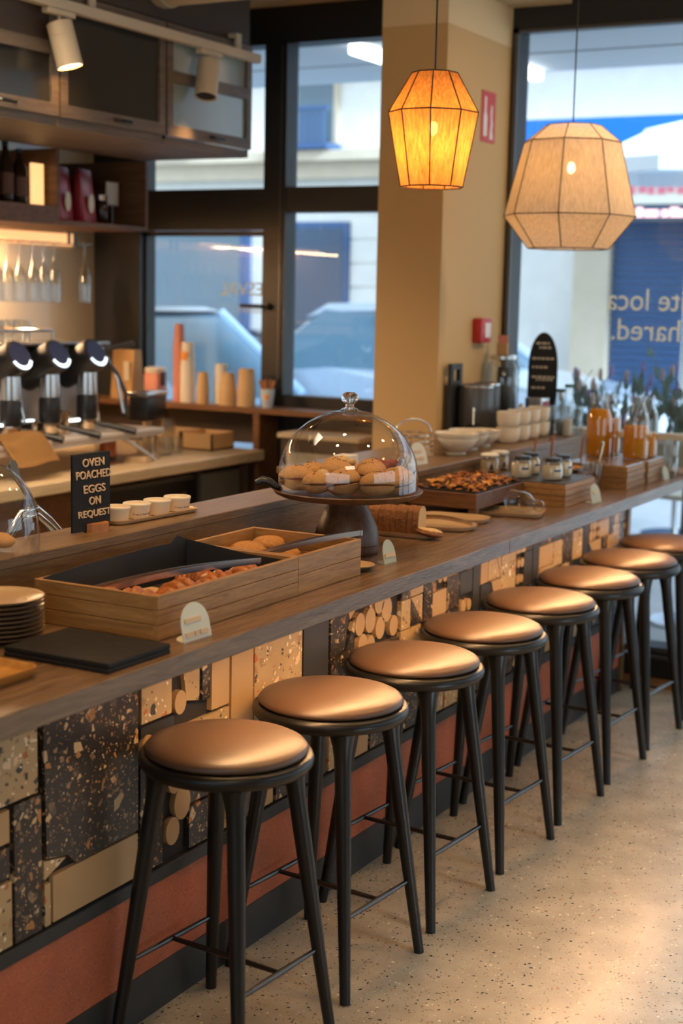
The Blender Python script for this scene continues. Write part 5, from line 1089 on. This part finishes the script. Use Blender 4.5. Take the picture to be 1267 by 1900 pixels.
# pendants
def pendant(label, loc, prof, mat, power, nseg, zb, cordtop):
    t = thing('pendant_lamp', label, 'lamp', loc, 0); z0 = loc[2]
    b = BM(); rings = []
    for r, z in prof: rings.append([(r*math.cos(2*PI*i/nseg+.2), r*math.sin(2*PI*i/nseg+.2), z-z0) for i in range(nseg)])
    vs = [[b.verts.new(p) for p in q] for q in rings]
    for p, q in zip(vs, vs[1:]):
        for i in range(nseg): b.faces.new((p[i], p[(i+1) % nseg], q[(i+1) % nseg], q[i]))
    obj('shade', b, mat, t, smooth=0)
    b = BM()
    for q in rings:
        for i in range(nseg): tube(b, [q[i], q[(i+1) % nseg]], .0022, 6)
    for i in range(nseg): tube(b, [q[i] for q in rings], .0022, 6)
    obj('wire_frame', b, 'wire', t)
    b = BM(); tube(b, [(0, 0, prof[0][1]-z0-.03), (0, 0, cordtop-z0)], .003, 8); lathe(b, [(.05, cordtop-z0-.02), (.05, cordtop-z0)], n=20); obj('cord', b, 'black', t)
    b = BM(); lathe(b, [(.018, 0), (.02, .002), (.02, .05), (.012, .06)], (0, 0, zb-z0+.035), 16)
    for i in range(3): a = 2*PI*i/3; tube(b, [(0, 0, prof[0][1]-z0-.004), (prof[0][0]*math.cos(a), prof[0][0]*math.sin(a), prof[0][1]-z0)], .002, 6)
    tube(b, [(0, 0, zb-z0+.09), (0, 0, prof[0][1]-z0)], .004, 6); obj('socket', b, 'black', t)
    b = BM(); blob(b, (0, 0, zb-z0), (.015, .015, .022), 16, 10); obj('bulb', b, 'bulb', t, smooth=80)
    l = lamp('POINT', 'pendant_bulb_lamp', (loc[0], loc[1], zb-.05), power, (1, .42, .09), shadow_soft_size=.03)
    return t
pendant('small amber string pendant hanging in front of the pillar', (-.35, 4.29, 2.43), [(.072, 2.428), (.143, 2.306), (.100, 2.078)], 'shade1', 3.6, 9, 2.26, ZC)
pendant('large pale string pendant hanging before the front window', (-.35, 5.53, 2.40), [(.107, 2.40), (.188, 2.336), (.258, 2.055), (.158, 1.93)], 'shade2', 1.7, 8, 2.24, ZC)

# ================================================================== OUTSIDE
b = BM(); box(b, -30, 25, 6.56, 30, -.16, -.02); struct('ground_outside', b, 'asphalt')
cn = thing('canopy', 'pale canopy soffit outside above the windows', 'canopy', (0, 6.6, 3.09)); b = BM(); box(b, -9, 7, 0, 2.0, 0, .12); obj('soffit', b, 'soffit', cn, smooth=0)
b = BM(); box(b, -9, 7, .65, .662, -.004, .0); box(b, -9, 7, 1.33, 1.342, -.004, 0)
for xx in range(-8, 7, 2): box(b, xx, xx+.012, 0, 2.0, -.003, 0)
obj('panel_joint', b, 'line', cn, smooth=0)
for i, (x, yt, lab) in enumerate(((-2.27, 7.55, 'tube light under the canopy seen through the transom'), (-1.72, 8.25, 'tube light under the canopy beside the front window frame'))):
    simple('tube_light', lab, 'lamp', (x, yt, 3.089), (('tube', lambda b: box(b, -.04, .04, -.30, .30, -.06, -.001, bev=.01), 'tube'),), .0)
YF = 13.0
bl = thing('town_building', 'pale stone town building across the street', 'building', (0, YF, 0))
b = BM(); box(b, -22, 10, 0, 3, -.1, 9); obj('wall', b, 'facade', bl, smooth=0)
b = BM(); box(b, -22, 10, -.15, 0, 2.86, 3.05); box(b, -22, 10, -.28, 0, 3.02, 3.12); box(b, -22, 10, -.2, 0, 3.9, 4.05); obj('cornice', b, 'facade2', bl, smooth=0)
b = BM(); z = .4
while z < 2.8: box(b, -5.42, -4.2, -.02, 0, z, z+.20); z += .235
obj('rusticated_pier', b, 'facade', bl, smooth=0)
for x0, x1 in ((-9.6, -9.0), (-7.7, -7.1), (-6.08, -5.58), (-4.4, -3.9)):
    b = BM(); box(b, x0, x1, -.05, 0, 3.2, 4.6); w_ = obj('window', b, 'facade2', bl, smooth=0); b = BM(); box(b, x0+.05, x1-.05, -.06, -.05, 3.22, 4.55); obj('pane', b, 'greyglass', w_, smooth=0)
    b = BM(); box(b, x0-.05, x1+.05, -.35, -.05, 3.13, 3.18)
    for k in range(9): xx = x0+(x1-x0)*k/8; box(b, xx-.012, xx+.012, -.34, -.32, 3.18, 3.5)
    box(b, x0-.05, x1+.05, -.35, -.31, 3.5, 3.53); obj('balcony_rail', b, 'navy', w_, smooth=0)
b = BM(); box(b, -6.25, -5.43, -.06, 0, .3, 2.44); s_ = obj('shopfront', b, 'navy', bl, smooth=0); b = BM(); box(b, -6.2, -5.48, -.065, -.06, .45, 2.38); obj('pane', b, 'shopdark', s_, smooth=0)
b = BM(); box(b, -9.5, -6.6, -.06, 0, .3, 2.44); s_ = obj('shopfront', b, 'navy', bl, smooth=0); b = BM(); box(b, -9.4, -6.7, -.065, -.06, .45, 2.38); obj('pane', b, 'greyglass', s_, smooth=0)
b = BM(); box(b, -3.04, -2.70, -.12, 0, -.1, 2.5); obj('stone_pilaster', b, 'facade2', bl, smooth=0)
b = BM(); z = .2
while z < 2.42: box(b, -2.69, -1.2, -.03, 0, z, z+.055); z += .062
obj('blue_shutter', b, 'navy', bl, smooth=0)
b = BM(); box(b, -2.68, 1.5, -.5, 0, 2.45, 2.55); obj('shop_canopy', b, 'shopdark', bl, smooth=0)
aw = thing('awning', 'bright blue shop awning across the street', 'awning', (-1.2, YF-.31, 3.0)); b = BM(); prism(b, [(-.001, .31), (-.40, .27), (-.40, -.0), (-.38, -.0), (-.38, .25), (-.001, .29)], 'x', -2.7, 3.5); obj('canvas', b, 'bluepaint', aw, smooth=0)
um = thing('parasol', 'white parasol standing across the street under the blue awning', 'parasol', (-1.32, 10.6, -.02)); b = BM(); lathe(b, [(.025, 0), (.025, 2.75)], n=12); lathe(b, [(.25, 0), (.25, .05)], n=20); obj('pole', b, 'steel', um)
b = BM(); lathe(b, [(.84, 2.62), (.84, 2.72), (.42, 2.92), (.40, 2.95), (.04, 3.04)], n=8, cap0=False); obj('canopy', b, 'canvas', um, smooth=0)
sg = thing('shop_sign', 'white shop sign with pink lettering across the street', 'sign', (-2.45, 12.47, 2.63)); b = BM(); box(b, 0, 2.6, -.02, .02, -.08, .20); obj('panel', b, 'whitem', sg, smooth=0); b = BM(); [box(b, .04+k*.085, .10+k*.085+.012*(k % 2), -.024, -.0205, .0+.012*(k % 3 == 1), .09+.03*(k % 4 == 0)) for k in range(16)]; obj('lettering', b, 'pinkink', sg, smooth=0)
s2 = thing('lit_shop_sign', 'orange pink lit lettering strip below the white shop sign', 'sign', (-2.45, 12.47, 2.44)); b = BM(); box(b, 0, 2.6, -.02, .02, -.02, .10); obj('panel', b, 'shopdark', s2, smooth=0); b = BM(); [box(b, .04+k*.075, .09+k*.075+.012*(k % 3), -.024, -.0205, .0, .06+.02*(k % 4 == 1)) for k in range(18)]; obj('lettering', b, emission('pink_glow', (1, .5, .5), 1.6), s2, smooth=0)
def car(label, loc, rz, paint, L=4.1, H=1.48, Wd=1.72, hood=None):
    t = thing('car', label, 'car', loc, rz); h = L/2; hd = hood if hood else .65*h-.4; wb = -h+hd
    side = [(-h, .35), (-h, .72), (-h+.10, .84), (-h+.35, .90), (wb, 1.0), (.50*h, 1.0), (h-.15, .95), (h, .8), (h, .35)]
    b = BM(); vs = prism(b, side, 'y', -Wd/2, Wd/2)
    for v in b.verts:
        if v.co.z > .8: v.co.y *= .95
    obj('body', b, paint, t, smooth=0)
    b = BM(); cab = [(wb, .98), (wb+.62, H-.06), (wb+.80, H), (max(wb+.9, .55*h), H-.02), (max(wb+1.0, .68*h), H-.12), (.92*h, .98)]
    vs = prism(b, cab, 'y', -Wd/2*.93, Wd/2*.93)
    for v in b.verts:
        if v.co.z > 1.1: v.co.y *= .82
    obj('windows', b, 'carg', t, smooth=0)
    b = BM(); prism(b, [(wb+.66, H-.015), (wb+.80, H+.012), (max(wb+.9, .55*h), H), (max(wb+1.0, .68*h), H-.09), (max(wb+.9, .55*h), H-.05), (wb+.82, H-.04)], 'y', -Wd/2*.77, Wd/2*.77)
    for s_ in (-1, 1): tube(b, [(wb, s_*Wd/2*.93, .99), (wb+.66, s_*Wd/2*.77, H-.03)], .045, 8)
    obj('roof', b, paint, t, smooth=0)
    for sx_ in (-1, 1):
        for s_ in (-1, 1):
            b = BM(); lathe(b, [(.31, -.10), (.32, -.08), (.32, .08), (.31, .10)], n=24, T=Matrix.Translation((sx_*h*.62, s_*(Wd/2-.09), .32)) @ Matrix.Rotation(PI/2, 4, 'X')); obj('wheel', b, 'tyre', t)
    b = BM(); box(b, -h-.01, -h+.001, -.26, .26, .48, .59); obj('number_plate', b, 'whitem', t, smooth=0, label='white number plate')
    b = BM()
    for s_ in (-1, 1): blob(b, (-h+.10, s_*Wd/2*.78, .72), (.10, .16, .08), 12, 8)
    obj('headlight', b, 'whitem', t, smooth=60)
    return t
car('pale blue car parked outside the glass door', (-4.95, 8.75, -.02), PI, 'carb', 3.6, 1.62)
o = car('silver car parked outside the front window', (-3.05, 10.5, -.02), PI, 'cars', 3.0, 1.40, 1.72, 1.12); o.scale = (1, 1, 1.2)
car('dark car standing further down the street', (-6.0, 11.45, -.02), PI/2+.15, 'cark', 2.4, 1.4, 1.5)
# lavender planter outside
pt = thing('planter', 'raised planter of lavender outside the front window', 'planter', (-.58, 7.2, -.02)); b = BM(); box(b, -.38, .34, -.12, .12, .86, 1.06, bev=.01); obj('trough', b, 'facade2', pt)
for sx_ in (-.35, .31):
    for sy2 in (-.10, .10):
        b = BM(); box(b, sx_-.012, sx_+.012, sy2-.012, sy2+.012, 0, .86); obj('leg', b, 'steel', pt, smooth=0)
b = Heap(); rr = random.Random(21)
for i in range(70):
    x, y = rr.uniform(-.36, .32), rr.uniform(-.11, .11); L = rr.uniform(.15, .52)*(.8+.2*math.sin(x*9)); dx, dy = rr.uniform(-.18, .18), rr.uniform(-.12, .10)
    b.stalk([(x, y, 1.05), (x+dx*.4, y+dy*.4, 1.05+L*.55), (x+dx, y+dy, 1.05+L)], [.004, .0035, .0025])
    for k in range(4): s_ = rr.uniform(.2, .9); b.add((x+dx*s_, y+dy*s_, 1.05+L*s_), (rr.uniform(.012, .03), .006, rr.uniform(.02, .04)), 6, 4, 0, Matrix.Rotation(rr.uniform(0, 3), 4, 'Z') @ Matrix.Rotation(rr.uniform(-.8, .8), 4, 'Y'))
    if rr.random() < .6: b.add((x+dx, y+dy, 1.05+L), (.012, .012, .035), 6, 4, 1 if rr.random() < .6 else 2)
b = b.bm(); o = obj('lavender_plants', b, ['leaf', 'lav', 'pinkflower'], pt, smooth=50); o['kind'] = 'stuff'
# terrace table and chair
tb = thing('terrace_table', 'pale terrace table outside behind the last stools', 'table', (-.42, 7.85, -.02)); b = BM(); lathe(b, [(.33, .72), (.34, .725), (.34, .745), (.33, .75)], n=36); obj('table_top', b, 'whitem', tb); b = BM(); lathe(b, [(.03, .02), (.03, .72)], n=16); obj('leg', b, 'steel', tb); b = BM(); lathe(b, [(.22, 0), (.22, .02)], n=24); obj('base', b, 'steel', tb)
ch = thing('terrace_chair', 'pale slatted terrace chair outside the window', 'chair', (-1.05, 7.75, -.02), -.5); b = BM(); box(b, -.21, .21, -.2, .2, .43, .46, bev=.008); obj('seat', b, 'rattan', ch)
for sx_, s_ in ((-1, -1), (-1, 1), (1, -1), (1, 1)):
    b = BM(); tube(b, [(sx_*.19, s_*.18, .43), (sx_*.22, s_*.21, 0)], .014, 8); obj('leg', b, 'rattan', ch)
b = BM(); tube(b, [(-.2, -.19, .44), (-.24, -.19, .85), (-.26, -.1, .90), (-.26, .1, .90), (-.24, .19, .85), (-.2, .19, .44)], .013, 8)
for k in range(3): tube(b, [(-.22, -.19, .58+k*.09), (-.24, .19, .58+k*.09)], .008, 6)
obj('backrest', b, 'rattan', ch, smooth=60)
